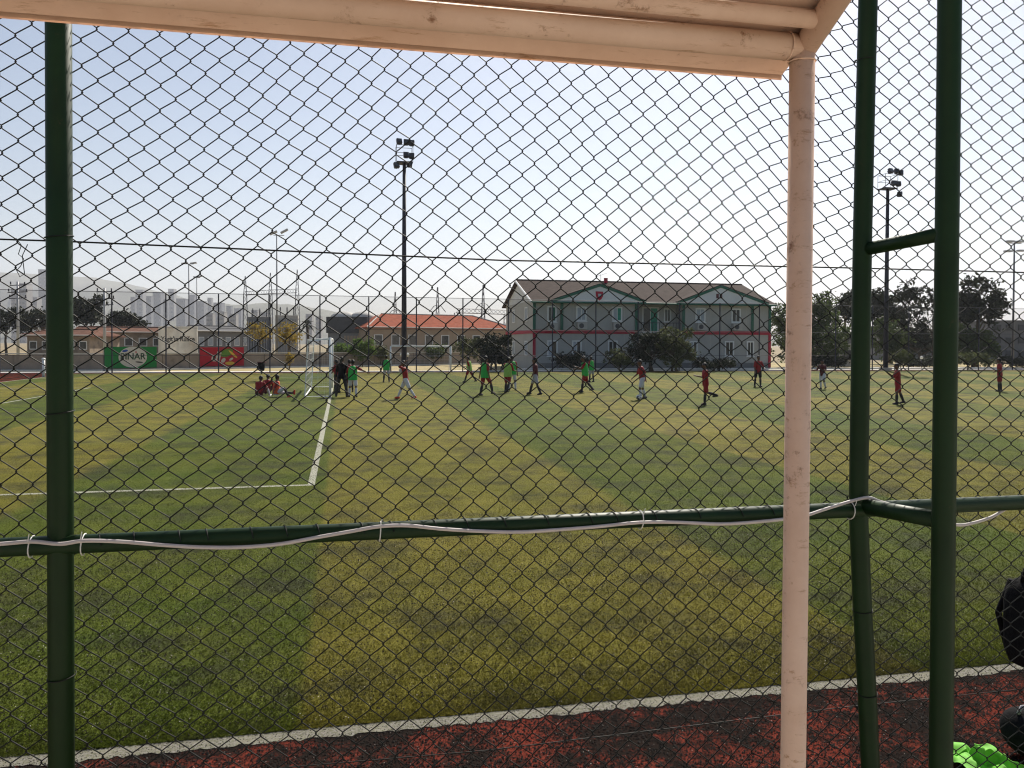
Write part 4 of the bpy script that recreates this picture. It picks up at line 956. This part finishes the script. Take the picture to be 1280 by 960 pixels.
tree('shrub', 'dark shrub seen through the far goal', 'shrub', 540, 440, 20, 11, 82, 'leaf_mid', 180, 9, 0.14, 32, 0.2, 8, 0.05)
tree('shrub', 'sparse grey-green shrub left of the dark corner tree', 'shrub', 586, 438, 20, 19, 80, 'leaf_olive', 180, 9, 0.14, 33, 0.05, 9, 0.05)
tree('shrub', 'yellow-leaved bush in front of the right transformer', 'shrub', 362, 420, 20, 18, 92, 'leaf_yellow', 150, 8, 0.15, 34, 0.0, 11, 0.05, None, 3)
tree('shrub', 'dull yellow bush in front of the left transformer', 'shrub', 324, 416, 20, 17, 94, 'leaf_yellow', 100, 8, 0.15, 35, 0.0, 11, 0.05, None, 3)
tree('shrub', 'small yellow seedling against the wall beneath the gantry', 'shrub', 363, 449, 7, 9, 67, 'leaf_yellow', 40, 7, 0.10, 36, 0.05, 6, 0.03, None, 3)
LG = 'dark trees on the left'
tree('broadleaf_tree', 'dark tree right beside the left green post', 'tree', 108, 392, 30, 26, 120, 'leaf_dark', 520, 9, 0.30, 41, 0.5, 10, group=LG)
tree('broadleaf_tree', 'low dark tree clump above the green banner', 'tree', 152, 402, 32, 15, 125, 'leaf_dark', 420, 9, 0.28, 42, 0.5, 10, group=LG)
tree('broadleaf_tree', 'dark tree clump at the left edge of the frame', 'tree', 8, 402, 30, 20, 125, 'leaf_dark', 420, 9, 0.28, 43, 0.5, 10, group=LG)
tree('broadleaf_tree', 'dark tree clump partly behind the left green post', 'tree', 52, 400, 34, 19, 128, 'leaf_dark', 420, 9, 0.28, 44, 0.5, 10, group=LG)
# palm by the gantry
c = at(384, 406, 98); t = thing('palm_tree', 'dark palm beside the right gantry mast', 'tree', (c.x, c.y, 0))
MB().tube([(c.x, c.y, 0), (c.x + .1, c.y, c.z * .6), c], [0.22, 0.17, 0.16], 8).build('trunk', 'bark', t, True)
rnd = random.Random(5); fr = MB()
for k in range(26):
    a = rnd.uniform(0, 6.28); e = rnd.uniform(-0.4, 1.2); L = rnd.uniform(1.2, 1.9); d = Vector((math.cos(a)*math.cos(e), math.sin(a)*math.cos(e), math.sin(e)))
    pts = [c + d * L * s - Vector((0, 0, 0.9 * s * s)) for s in (0, .33, .66, 1.0)]; sd_ = d.cross(Vector((0, 0, 1))).normalized()
    for i in range(3):
        w1_, w2_ = (0.06, 0.16, 0.13, 0.02)[i], (0.06, 0.16, 0.13, 0.02)[i + 1]
        fr.quad(pts[i] - sd_*w1_, pts[i+1] - sd_*w2_, pts[i+1] + sd_*w2_, pts[i] + sd_*w1_)
fr.build('crown', 'leaf_dark', t)

# ================================================================== GOALS
def goal(label, p0, p1, depth_dir, H, dep, grp='football goals'):
    t = thing('football_goal', label, 'goal', ((p0 + p1) / 2).to_tuple(), grp)
    U = Vector((0, 0, 1)); r = 0.05; b = depth_dir
    MB().tube([p0, p0 + U*H], r, 10).build('post', 'white_paint', t, True); MB().tube([p1, p1 + U*H], r, 10).build('post', 'white_paint', t, True)
    MB().tube([p0 + U*H, p1 + U*H], r, 10).build('crossbar', 'white_paint', t, True)
    fr_ = MB()
    for p in (p0, p1): fr_.tube([p + U*H, p + b*dep*0.92 + U*H*0.98, p + b*dep*1.05 + U*0.05, p + U*0.05], 0.025, 6)
    fr_.tube([p0 + b*dep*1.05 + U*.05, p1 + b*dep*1.05 + U*.05], 0.03, 6); fr_.build('back_frame', 'white_paint', t)
    nt_ = MB(); n = int((p1 - p0).length / 0.36); m = 10; e = p1 - p0
    prof = [(0, H), (dep*.46, H*.985), (dep*.92, H*.96)] + [(dep*(.92 + .12*k/8), H*.96*(1 - k/8) + .02) for k in range(1, 9)]
    for k in range(n + 1):
        nt_.tube([p0 + e*k/n + b*a + U*z for a, z in prof], 0.0025, 3, False)
    for a, z in prof: nt_.tube([p0 + b*a + U*z, p1 + b*a + U*z], 0.003, 3, False)
    for p in (p0, p1):
        for k in range(1, 9): nt_.tube([p + U*H*k/9, p + b*dep*(1.04 - .1*k/9) + U*H*k/9], 0.0025, 3, False)
        for k in range(1, 4): nt_.tube([p + b*dep*k/4 + U*H, p + b*dep*k/4], 0.0025, 3, False)
    stuff(nt_.build('net', 'white_paint', t))
    return t
g0 = G(410.5, 497); goal('full-size white goal seen edge-on beside the seated players', Vector((bx, g0.y, 0)), Vector((bx, g0.y + 7.32, 0)), Vector((-1, 0, 0)), 2.40, 0.95)
a = G(488.5, 465.5); b = onY(563.5, 464, a.y); goal('small white training goal far off beyond the walking players', Vector((a.x, a.y, 0)), Vector((b.x, a.y, 0)), Vector((0, 1, 0)), 2.0, 1.0)

# ================================================================== SMALL THINGS ROUND THE PITCH
p = G(327, 467.5); t = thing('litter_bin', 'black litter bin on a stand behind the seated players', 'bin', (p.x, p.y, 0))
zt = at(327, 453, fwd(p)).z
MB().tube([(p.x, p.y, 0), (p.x, p.y, 0.25)], 0.05, 8).build('stand', 'dark_steel', t)
MB().tube([(p.x, p.y, 0.22), (p.x, p.y, 0.30), (p.x, p.y, zt)], [0.16, 0.20, 0.27], 14).build('bucket', 'black_cloth', t, True)
MB().tube([(p.x, p.y, zt - 0.03), (p.x, p.y, zt + 0.04)], 0.29, 14).build('rim', 'jersey_dark', t, True)
p = G(54.5, 471); t = thing('marker_post', 'short white post just left of the left green fence post', 'post', (p.x, p.y, 0))
zt = at(54, 449, fwd(p)).z
MB().tube([(p.x, p.y, 0), (p.x, p.y, zt)], 0.09, 10).build('shaft', 'white_paint', t, True); MB().ball((p.x, p.y, zt), (0.13, 0.13, 0.09)).build('cap', 'white_paint', t, True)
for px, py, lb in ((1152, 447, 'white globe lamp standing before the dark trees on the right'), (502, 443.5, 'left of two white globe lamps beside the tall floodlight mast'), (509.5, 443.5, 'right of two white globe lamps beside the tall floodlight mast')):
    c = at(px, py, 68 if px < 600 else 76); t = thing('globe_lamp', lb, 'lamp', (c.x, c.y, 0), 'globe lamps')
    MB().tube([(c.x, c.y, 0), (c.x, c.y, c.z - .1)], 0.035, 8).build('pole', 'dark_steel', t); MB().ball(c, 0.15, 14, 9).build('globe', 'white_paint', t, True)
# crumpled bib on the track
bc = G(1232, 962); rnd = random.Random(3); mb = MB(); NU, NV = 90, 80
for j in range(NV):
    for i in range(NU):
        u = i/(NU-1)*2-1; v = j/(NV-1)*2-1
        rr = math.sqrt(u*u + v*v); q = Vector((u*2.3, v*2.3, 1.3))
        n1 = noise.noise(q * 0.6); n2 = noise.noise(q * 0.8 + Vector((4, 1, 2)))
        fold = 0.5 + 0.30 * math.sin(5.2 * u + 2.1 * v + 5 * n1) + 0.20 * math.sin(-3.1 * u + 8.3 * v + 6 * n2) + 0.10 * math.sin(13 * u + 9 * v + 9 * n1)
        z = 0.010 + max(0.0, 1 - rr * 0.70) ** 0.8 * 0.125 * max(0.05, fold)
        mb.v.append((bc.x + u*0.155 + 0.06*noise.noise(q*0.9 + Vector((9, 0, 0))), bc.y + v*0.17 + 0.06*noise.noise(q*0.9 + Vector((0, 7, 0))), z))
for j in range(NV-1):
    for i in range(NU-1): k = j*NU + i; mb.f.append((k, k+1, k+NU+1, k+NU))
tag(mb.build('training_bib', 'bib_neon', None, True), 'crumpled neon green bib lying on the red track at the bottom right', 'bib')
# black backpack hung on the far side of the fence
c = onY(1293, 776, FY + 0.15); t = thing('backpack', 'black backpack hanging on the far side of the fence at the right edge', 'backpack', (c.x, c.y, c.z - 0.16))
bp_ = MB(); prof = [(0.0, -.155, .45), (.02, -.15, .80), (.05, -.10, .98), (0.0, 0.0, 1.0), (0, .07, .99), (0, .11, .90), (0, .14, .66), (0, .155, .3)]
rings = []
for _, z, s_ in prof:
    ring = []
    for k in range(24):
        a = 2*math.pi*k/24; ca, sa = math.cos(a), math.sin(a); e = 0.55
        ring.append((c.x + math.copysign(abs(ca)**e, ca)*0.086*s_, c.y + math.copysign(abs(sa)**e, sa)*0.075*s_, c.z + z))
    rings.append(ring)
for rg in rings: bp_.v += rg
for j in range(len(rings)-1):
    for k in range(24): bp_.f.append((j*24+k, j*24+(k+1) % 24, (j+1)*24+(k+1) % 24, (j+1)*24+k))
bp_.f.append(tuple(reversed(range(24)))); bp_.f.append(tuple((len(rings)-1)*24+k for k in range(24)))
bp_.build('bag', 'black_cloth', t, True)
MB().tube([(c.x-.05, c.y, c.z+.14), (c.x-.05, c.y-.01, c.z+.185), (c.x-.02, c.y-.02, c.z+.20), (c.x+.02, c.y-.02, c.z+.185), (c.x+.03, c.y, c.z+.14)], 0.009, 8).build('handle', 'black_cloth', t, True)
MB().ball((c.x, c.y - 0.07, c.z - 0.05), (0.062, 0.03, 0.075), 16, 10).build('front_pocket', 'black_cloth', t, True)
for s in (-1, 1): MB().tube([(c.x+s*.04, c.y+.06, c.z+.13), (c.x+s*.055, c.y+.10, c.z), (c.x+s*.05, c.y+.06, c.z-.12)], 0.011, 8).build('strap', 'black_cloth', t, True)
p = G(1284, 948); t = thing('sports_bag', 'round black sports bag standing on the red track at the right edge', 'bag', (p.x, p.y, 0))
MB().ball((p.x, p.y, 0.14), (0.11, 0.15, 0.125), 20, 12).build('bag', 'black_cloth', t, True)
MB().ball((p.x + 0.01, p.y - 0.10, 0.06), (0.095, 0.10, 0.06), 16, 10).build('side_pocket', 'black_cloth', t, True)
MB().tube([(p.x - .06, p.y, .245), (p.x - .05, p.y - .01, .285), (p.x + .05, p.y - .01, .285), (p.x + .06, p.y, .245)], 0.010, 8).build('handle', 'cloth_grey', t, True)

# ================================================================== PEOPLE
REMESH = []
def later(o, vox, it=4):
    m = o.modifiers.new('r', 'REMESH'); m.mode = 'VOXEL'; m.voxel_size = vox; m.use_smooth_shade = True
    s_ = o.modifiers.new('s', 'SMOOTH'); s_.iterations = it; s_.factor = 0.5; REMESH.append(o)
def loft(mb, rings, M, n=16):            # rings: (centre, rx, ry) ; M rotates the ring plane
    i0 = len(mb.v)
    for c, rx_, ry_ in rings:
        for k in range(n):
            a = 2*math.pi*k/n; mb.v.append(tuple(Vector(c) + M @ Vector((rx_*math.cos(a), ry_*math.sin(a), 0))))
    for j in range(len(rings)-1):
        for k in range(n): mb.f.append((i0+j*n+k, i0+j*n+(k+1) % n, i0+(j+1)*n+(k+1) % n, i0+(j+1)*n+k))
    mb.f.append(tuple(i0+k for k in reversed(range(n)))); mb.f.append(tuple(i0+(len(rings)-1)*n+k for k in range(n)))
def dirv(fl, ab, side):
    f_, a_ = R(fl), R(ab)
    return Vector((side*math.sin(a_), math.sin(f_)*math.cos(a_), -math.cos(f_)*math.cos(a_))).normalized()
def person(label, px, py, head_py, heading, legs, arms, lean=4, shirt='jersey_red', shorts='cloth_white', sock='cloth_dark', shoe='shoe_dark', bib=None, trousers=None, skin='skin_dark', group='football players', hgt=None, seated=False, head_pitch=0, head_yaw=0, long_sleeve=False, hands_on_head=False):
    g = G(px, py); D = fwd(g)
    h = hgt or max(1.30, min(1.80, at(px, head_py, D).z))
    s_ = h / 1.6
    T = Matrix.Rotation(R(lean), 3, 'X').inverted()     # lean forward (+y)
    pel = Vector((0, 0, 0)); spine = T @ Vector((0, 0, 1))
    def sp_(z, y=0.0): return pel + T @ Vector((0, y, z))
    J = {}
    for sd, (fl, kn, ab) in zip((-1, 1), legs):
        hip = pel + Vector((sd*.085, 0, -.02)); th = dirv(fl, ab, sd); sh = dirv(fl - kn, ab*.6, sd)
        knee = hip + th*.385; ank = knee + sh*.375; ft = dirv(fl - kn + 90 if not seated else fl - kn + 95, 4, sd)
        if not seated: ft = Vector((sd*.12, 1, -0.12 if (fl - kn) < -15 else 0.0)).normalized()
        J[sd] = (hip, knee, ank, ft)
    low = min(J[k][2].z for k in J) - .075
    if seated: low = min(-.115, min(J[k][2].z - .05 for k in J))
    off = Vector((0, 0, -low))
    t = thing('person', label, 'person', (g.x, g.y, 0), group)
    t.rotation_euler = (0, 0, R(heading)); t.scale = (s_,)*3
    mid = Vector((0.5*(J[-1][2].x + J[1][2].x), 0.5*(J[-1][2].y + J[1][2].y), 0)) if not seated else Vector((0, 0, 0))
    off = off - Vector((mid.x, mid.y, 0))
    def fin(mb, name, m, vox, it=3, parent=t):
        mb.v = [tuple(Vector(v) + off) for v in mb.v]
        me = bpy.data.meshes.new(name); me.from_pydata(mb.v, [], mb.f); me.update(); me.materials.append(MATS[m])
        o = bpy.data.objects.new(name, me); COL.objects.link(o); o.parent = parent; o.matrix_parent_inverse = Matrix.Identity(4)
        if vox: later(o, vox, it)
        return o
    B = MB()
    loft(B, [(sp_(-.12), .10, .07), (sp_(-.05), .145, .095), (sp_(.03), .145, .095), (sp_(.13), .122, .085), (sp_(.25), .138, .092), (sp_(.36), .155, .098), (sp_(.43), .140, .085), (sp_(.475), .075, .06)], T)
    neck = sp_(.47, .005); HM = T @ Matrix.Rotation(R(-head_pitch), 3, 'X') @ Matrix.Rotation(R(head_yaw), 3, 'Z')
    hc = sp_(.615, .02); 
    B.cone(sp_(.44), sp_(.55, .01), .056, .050)
    B.ball(hc + HM @ Vector((0, -.008, .015)), (.076, .094, .100), 16, 12, HM); B.ball(hc + HM @ Vector((0, .022, -.055)), (.056, .066, .062), 12, 8, HM)
    B.cone(hc + HM @ Vector((0, .092, .012)), hc + HM @ Vector((0, .106, -.020)), .010, .015, 8)
    for sd in (-1, 1): B.ball(hc + HM @ Vector((sd*.078, -.004, -.006)), (.014, .024, .032), 8, 6, HM)
    wr = {}
    for sd, (fl, ab, el, inw) in zip((-1, 1), arms):
        shd = sp_(.405) + T @ Vector((sd*.155, 0, 0)); ua = dirv(fl, ab, sd); fa = dirv(fl + el, ab - inw, sd)
        elb = shd + ua*.265; wrs = elb + fa*.235; wr[sd] = (shd, elb, wrs, fa)
        B.cone(shd, elb, .046, .036); B.cone(elb, wrs, .036, .025)
        side_ = fa.cross(Vector((0, 1, 0.01))).normalized(); nrm_ = fa.cross(side_).normalized()
        palm = wrs + fa*.05
        B.ball(palm, (.034, .016, .045), 10, 8, Matrix((side_, nrm_, fa)).transposed())
        for q, (o_, ln) in enumerate(((-.026, .060), (-.009, .070), (.009, .066), (.025, .052))):
            f0 = palm + side_*o_ + fa*.032; f1 = f0 + fa*ln*.55 + nrm_*.006; f2 = f1 + fa*ln*.40 + nrm_*.018
            B.cone(f0, f1, .0088, .0082, 6); B.cone(f1, f2, .0082, .0072, 6)
        th0 = wrs + fa*.02 + side_*(-.026); th1 = th0 + fa*.032 - side_*.022; B.cone(th0, th1, .0105, .0095, 6); B.cone(th1, th1 + fa*.026, .0095, .008, 6)
    for sd in (-1, 1):
        hip, knee, ank, ft = J[sd]
        B.cone(hip, knee, .080, .052); B.cone(knee, knee.lerp(ank, .35), .050, .052); B.cone(knee.lerp(ank, .35), ank, .052, .034); B.cone(ank, ank + ft*.10 - Vector((0, 0, .03)), .034, .028)
    fin(B, 'body', skin, 0.0125)
    F_ = MB()
    for sd in (-1, 1): F_.ball(hc + HM @ Vector((sd*.030, .083, .012)), (.010, .006, .007), 8, 6, HM)
    fin(F_, 'eyes', 'hair', 0)
    fin(MB().ball(hc + HM @ Vector((0, .080, -.066)), (.022, .008, .006), 8, 6, HM), 'mouth', 'jersey_dark', 0)
    Hh = MB(); Hh.ball(hc + HM @ Vector((0, -.018, .036)), (.083, .096, .090), 16, 12, HM); Hh.ball(hc + HM @ Vector((0, -.050, -.005)), (.074, .058, .070), 12, 8, HM)
    fin(Hh, 'hair', 'hair', 0.014)
    S = MB()
    bot = -.13 if not seated else -.06
    loft(S, [(sp_(bot), .160, .118), (sp_(-.04), .165, .118), (sp_(.10), .150, .108), (sp_(.25), .160, .112), (sp_(.37), .172, .112), (sp_(.43), .150, .095), (sp_(.468), .085, .072)], T)
    for sd in (-1, 1):
        shd, elb, wrs, fa = wr[sd]
        S.cone(shd, shd.lerp(elb, .85), .062, .058)
        if long_sleeve: S.cone(shd.lerp(elb, .85), elb, .055, .045); S.cone(elb, wrs, .045, .034)
    fin(S, 'shirt' if not long_sleeve else 'jacket', shirt, 0.018, 4)
    if bib:
        Bi = MB(); loft(Bi, [(sp_(bot - .01), .196, .150), (sp_(.05), .192, .146), (sp_(.25), .192, .143), (sp_(.36), .182, .138), (sp_(.43), .140, .116), (sp_(.462), .104, .092)], T)
        fin(Bi, 'bib', bib, 0.018, 2)
    Sh = MB(); loft(Sh, [(pel + Vector((0, 0, -.13)), .145, .105), (pel + Vector((0, 0, -.03)), .158, .112), (pel + Vector((0, 0, .05)), .150, .105)], Matrix.Identity(3))
    for sd in (-1, 1):
        hip, knee, ank, ft = J[sd]
        if trousers: Sh.cone(hip, knee, .095, .068); Sh.cone(knee, ank + Vector((0, 0, .02)), .068, .055)
        else: Sh.cone(hip, hip.lerp(knee, .80), .096, .082)
    fin(Sh, 'trousers' if trousers else 'shorts', trousers or shorts, 0.018, 4)
    for sd in (-1, 1):
        hip, knee, ank, ft = J[sd]
        if not trousers:
            so_ = MB(); so_.cone(knee.lerp(ank, .22), knee.lerp(ank, .45), .056, .058); so_.cone(knee.lerp(ank, .45), ank, .058, .042); fin(so_, 'sock', sock, 0.016, 2)
        f_ = MB(); up_ = Vector((0, 0, 1)) if not seated else -(ank - knee).normalized()
        f_.cone(ank - ft*.04 - up_*.035, ank + ft*.12 - up_*.045, .042, .034); f_.cone(ank - ft*.01 - up_*.005, ank + ft*.05 - up_*.025, .042, .038)
        fin(f_, 'shoe', shoe, 0.014, 2)
    return t
# legs: (hip flex, knee bend, spread) left, right ; arms: (flex, out, elbow, inward) left, right
STAND = ((3, 4, 5), (-2, 3, 6)); WALK = ((24, 8, 3), (-18, 22, 3)); WALK2 = ((-20, 26, 3), (26, 10, 3)); STROLL = ((14, 8, 4), (-12, 16, 4))
HANG = ((2, 12, 12, 0), (-2, 12, 12, 0)); SWING = ((-25, 10, 18, 0), (22, 10, 30, 0)); SWING2 = ((24, 10, 30, 0), (-24, 10, 18, 0)); AKIMBO = ((-10, 42, 70, 70), (-10, 42, 70, 70))
person('coach in black jacket and black trousers with legs apart', 427, 496, 445, -15, ((4, 3, 13), (-3, 3, 13)), ((5, 14, 25, 5), (3, 12, 18, 5)), 3, shirt='black_cloth', trousers='cloth_dark', shorts='cloth_dark', long_sleeve=True, group='adults on the pitch')
person('child in red behind the coach with an arm held out', 421.5, 491, 449, 60, STAND, ((10, 20, 30, 0), (78, 12, 5, 0)), 3, shorts='cloth_dark')
person('child in red between the coach and the green bib', 437, 490, 449, 10, STAND, HANG, 3, shorts='jersey_dark')
person('child in a green bib and white shorts beside the coach, back turned', 441, 496.5, 449, -8, ((8, 6, 6), (-8, 8, 8)), ((10, 20, 30, 0), (40, 55, 10, 0)), 6, bib='bib_green', shorts='cloth_white', sock='cloth_white')
person('far child in a green bib standing behind the walking red player', 483, 478, 443.5, 5, ((6, 4, 6), (-4, 6, 6)), HANG, 4, bib='bib_green', shorts='cloth_grey', shirt='cloth_dark')
person('player in red with hands on head striding in white shorts', 508, 498.5, 448, 80, ((-24, 10, 2), (26, 4, 2)), ((120, 40, 110, 60), (130, 35, 105, 60)), 8, shorts='cloth_white', sock='cloth_white', shoe='shoe_red')
person('player in a pale lime bib and red shorts walking left, far off', 588, 478, 445.5, 60, WALK, SWING, 10, bib='bib_lime', shorts='jersey_red', hgt=1.55)
person('player in a green bib and long red shorts striding, nearest the dark tree', 608, 494.5, 444, -62, ((-6, 8, 3), (34, 22, 3)), ((-12, 16, 12, 0), (-8, 14, 14, 0)), 3, bib='bib_green', shorts='jersey_red', sock='cloth_dark')
person('player in a lime bib and red shorts in front of the white-shorted one', 632.5, 491.5, 446, -45, ((4, 12, 3), (-10, 20, 3)), ((25, 14, 70, 10), (20, 10, 60, 10)), 4, bib='bib_lime', shorts='jersey_red')
person('player in a green bib and white shorts behind the lime bib', 640.5, 488, 444, 5, STAND, HANG, 3, bib='bib_green', shorts='cloth_white', sock='cloth_white')
person('player in a dark maroon shirt and grey shorts with a wide stride', 669, 493, 445, 70, ((-14, 10, 14), (24, 8, 10)), ((4, 16, 20, 0), (-6, 14, 16, 0)), 3, shirt='jersey_dark', shorts='cloth_grey')
person('player in a green bib and red shorts stepping left in mid pitch', 734, 490.5, 444, 78, ((16, 10, 2), (-14, 26, 2)), ((30, 14, 80, 10), (20, 14, 70, 10)), 6, bib='bib_green', shorts='jersey_red')
person('far player in a green bib just behind the one stepping left', 739.5, 477.5, 445, 30, STAND, HANG, 3, bib='bib_green', shorts='cloth_grey')
person('player in red shirt and white shorts with the ball at his feet', 804, 499, 448, 85, ((20, 26, 8), (-10, 10, 12)), ((-20, 30, 20, 0), (15, 22, 30, 0)), 8, shorts='cloth_white', sock='cloth_white')
person('player all in red walking left with one heel raised', 888, 506, 453, 82, ((6, 2, 3), (-14, 62, 3)), ((40, 10, 60, 0), (-18, 12, 20, 0)), 3, shorts='jersey_red')
person('far player in red shirt and dark shorts near the cream post', 947, 483.5, 444, 175, STAND, ((10, 22, 60, 30), (6, 12, 20, 10)), 4, shorts='cloth_dark')
person('player in dark red shirt and white shorts right of the cream post', 1029, 486.5, 449, 120, ((14, 40, 5), (-4, 6, 5)), ((30, 20, 60, 10), (20, 25, 70, 10)), 5, shirt='jersey_dark', shorts='cloth_white', sock='cloth_white')
person('player all in red standing between the two right green posts', 1125, 505.5, 453.5, 60, ((6, 4, 4), (-14, 8, 8)), ((35, 12, 95, 20), (30, 10, 100, 20)), 3, shorts='jersey_red')
person('player all in red with arms akimbo at the right edge', 1250, 489.5, 447, 40, STAND, AKIMBO, 3, shorts='jersey_red')
SITG = 'players sitting on the turf'
person('seated player in red with back turned, left of the resting group', 324, 496, 472, -15, ((128, 106, 20), (128, 106, 20)), ((35, 12, 40, 10), (35, 12, 40, 10)), 18, shorts='jersey_dark', sock='cloth_white', shoe='shoe_white', hgt=1.55, seated=True, group=SITG)
person('seated player in red behind the other two of the resting group', 333.5, 493.5, 471, -20, ((126, 104, 16), (126, 104, 16)), ((40, 10, 40, 10), (40, 10, 40, 10)), 12, shorts='jersey_dark', hgt=1.55, seated=True, group=SITG)
person('seated player in orange bib stretching one leg out beside the goal', 345, 496.5, 473, -75, ((88, 3, 6), (122, 100, 18)), ((30, 12, 30, 10), (-30, 18, 10, 0)), 4, shirt='jersey_red', bib='jersey_orange', shorts='cloth_white', shoe='shoe_red', hgt=1.55, seated=True, group=SITG, head_yaw=40)
dg = bpy.context.evaluated_depsgraph_get()
baked = [(o, bpy.data.meshes.new_from_object(o.evaluated_get(dg))) for o in REMESH]
for o, me in baked:
    o.modifiers.clear(); o.data = me
    me.polygons.foreach_set('use_smooth', [True] * len(me.polygons))
# football
p = G(798.5, 500); fb = MB().ball((p.x, p.y, 0.11), 0.11, 20, 14).build('football', 'shoe_white', None, True)
tag(fb, 'white and dark football at the feet of the white-shorted player', 'ball')
fb.data.materials.append(MATS['shoe_dark'])
for i, f_ in enumerate(fb.data.polygons):
    c_ = f_.center - Vector((p.x, p.y, 0.11))
    if noise.cell(c_ * 22) > 0.62: f_.material_index = 1

# ================================================================== HAZE
hz = MB().box(-7500, 7500, -60, 7400, -3.0, 640).build('haze', None); stuff(hz)
hm = bpy.data.materials.new('haze'); hm.use_nodes = True; hm.node_tree.nodes.clear()
ho = hm.node_tree.nodes.new('ShaderNodeOutputMaterial'); hv = hm.node_tree.nodes.new('ShaderNodeVolumePrincipled')
hv.inputs['Color'].default_value = (0.86, 0.90, 1.0, 1); hv.inputs['Density'].default_value = 0.00017; hv.inputs['Anisotropy'].default_value = 0.25
hm.node_tree.links.new(hv.outputs[0], ho.inputs['Volume']); hz.data.materials.append(hm)
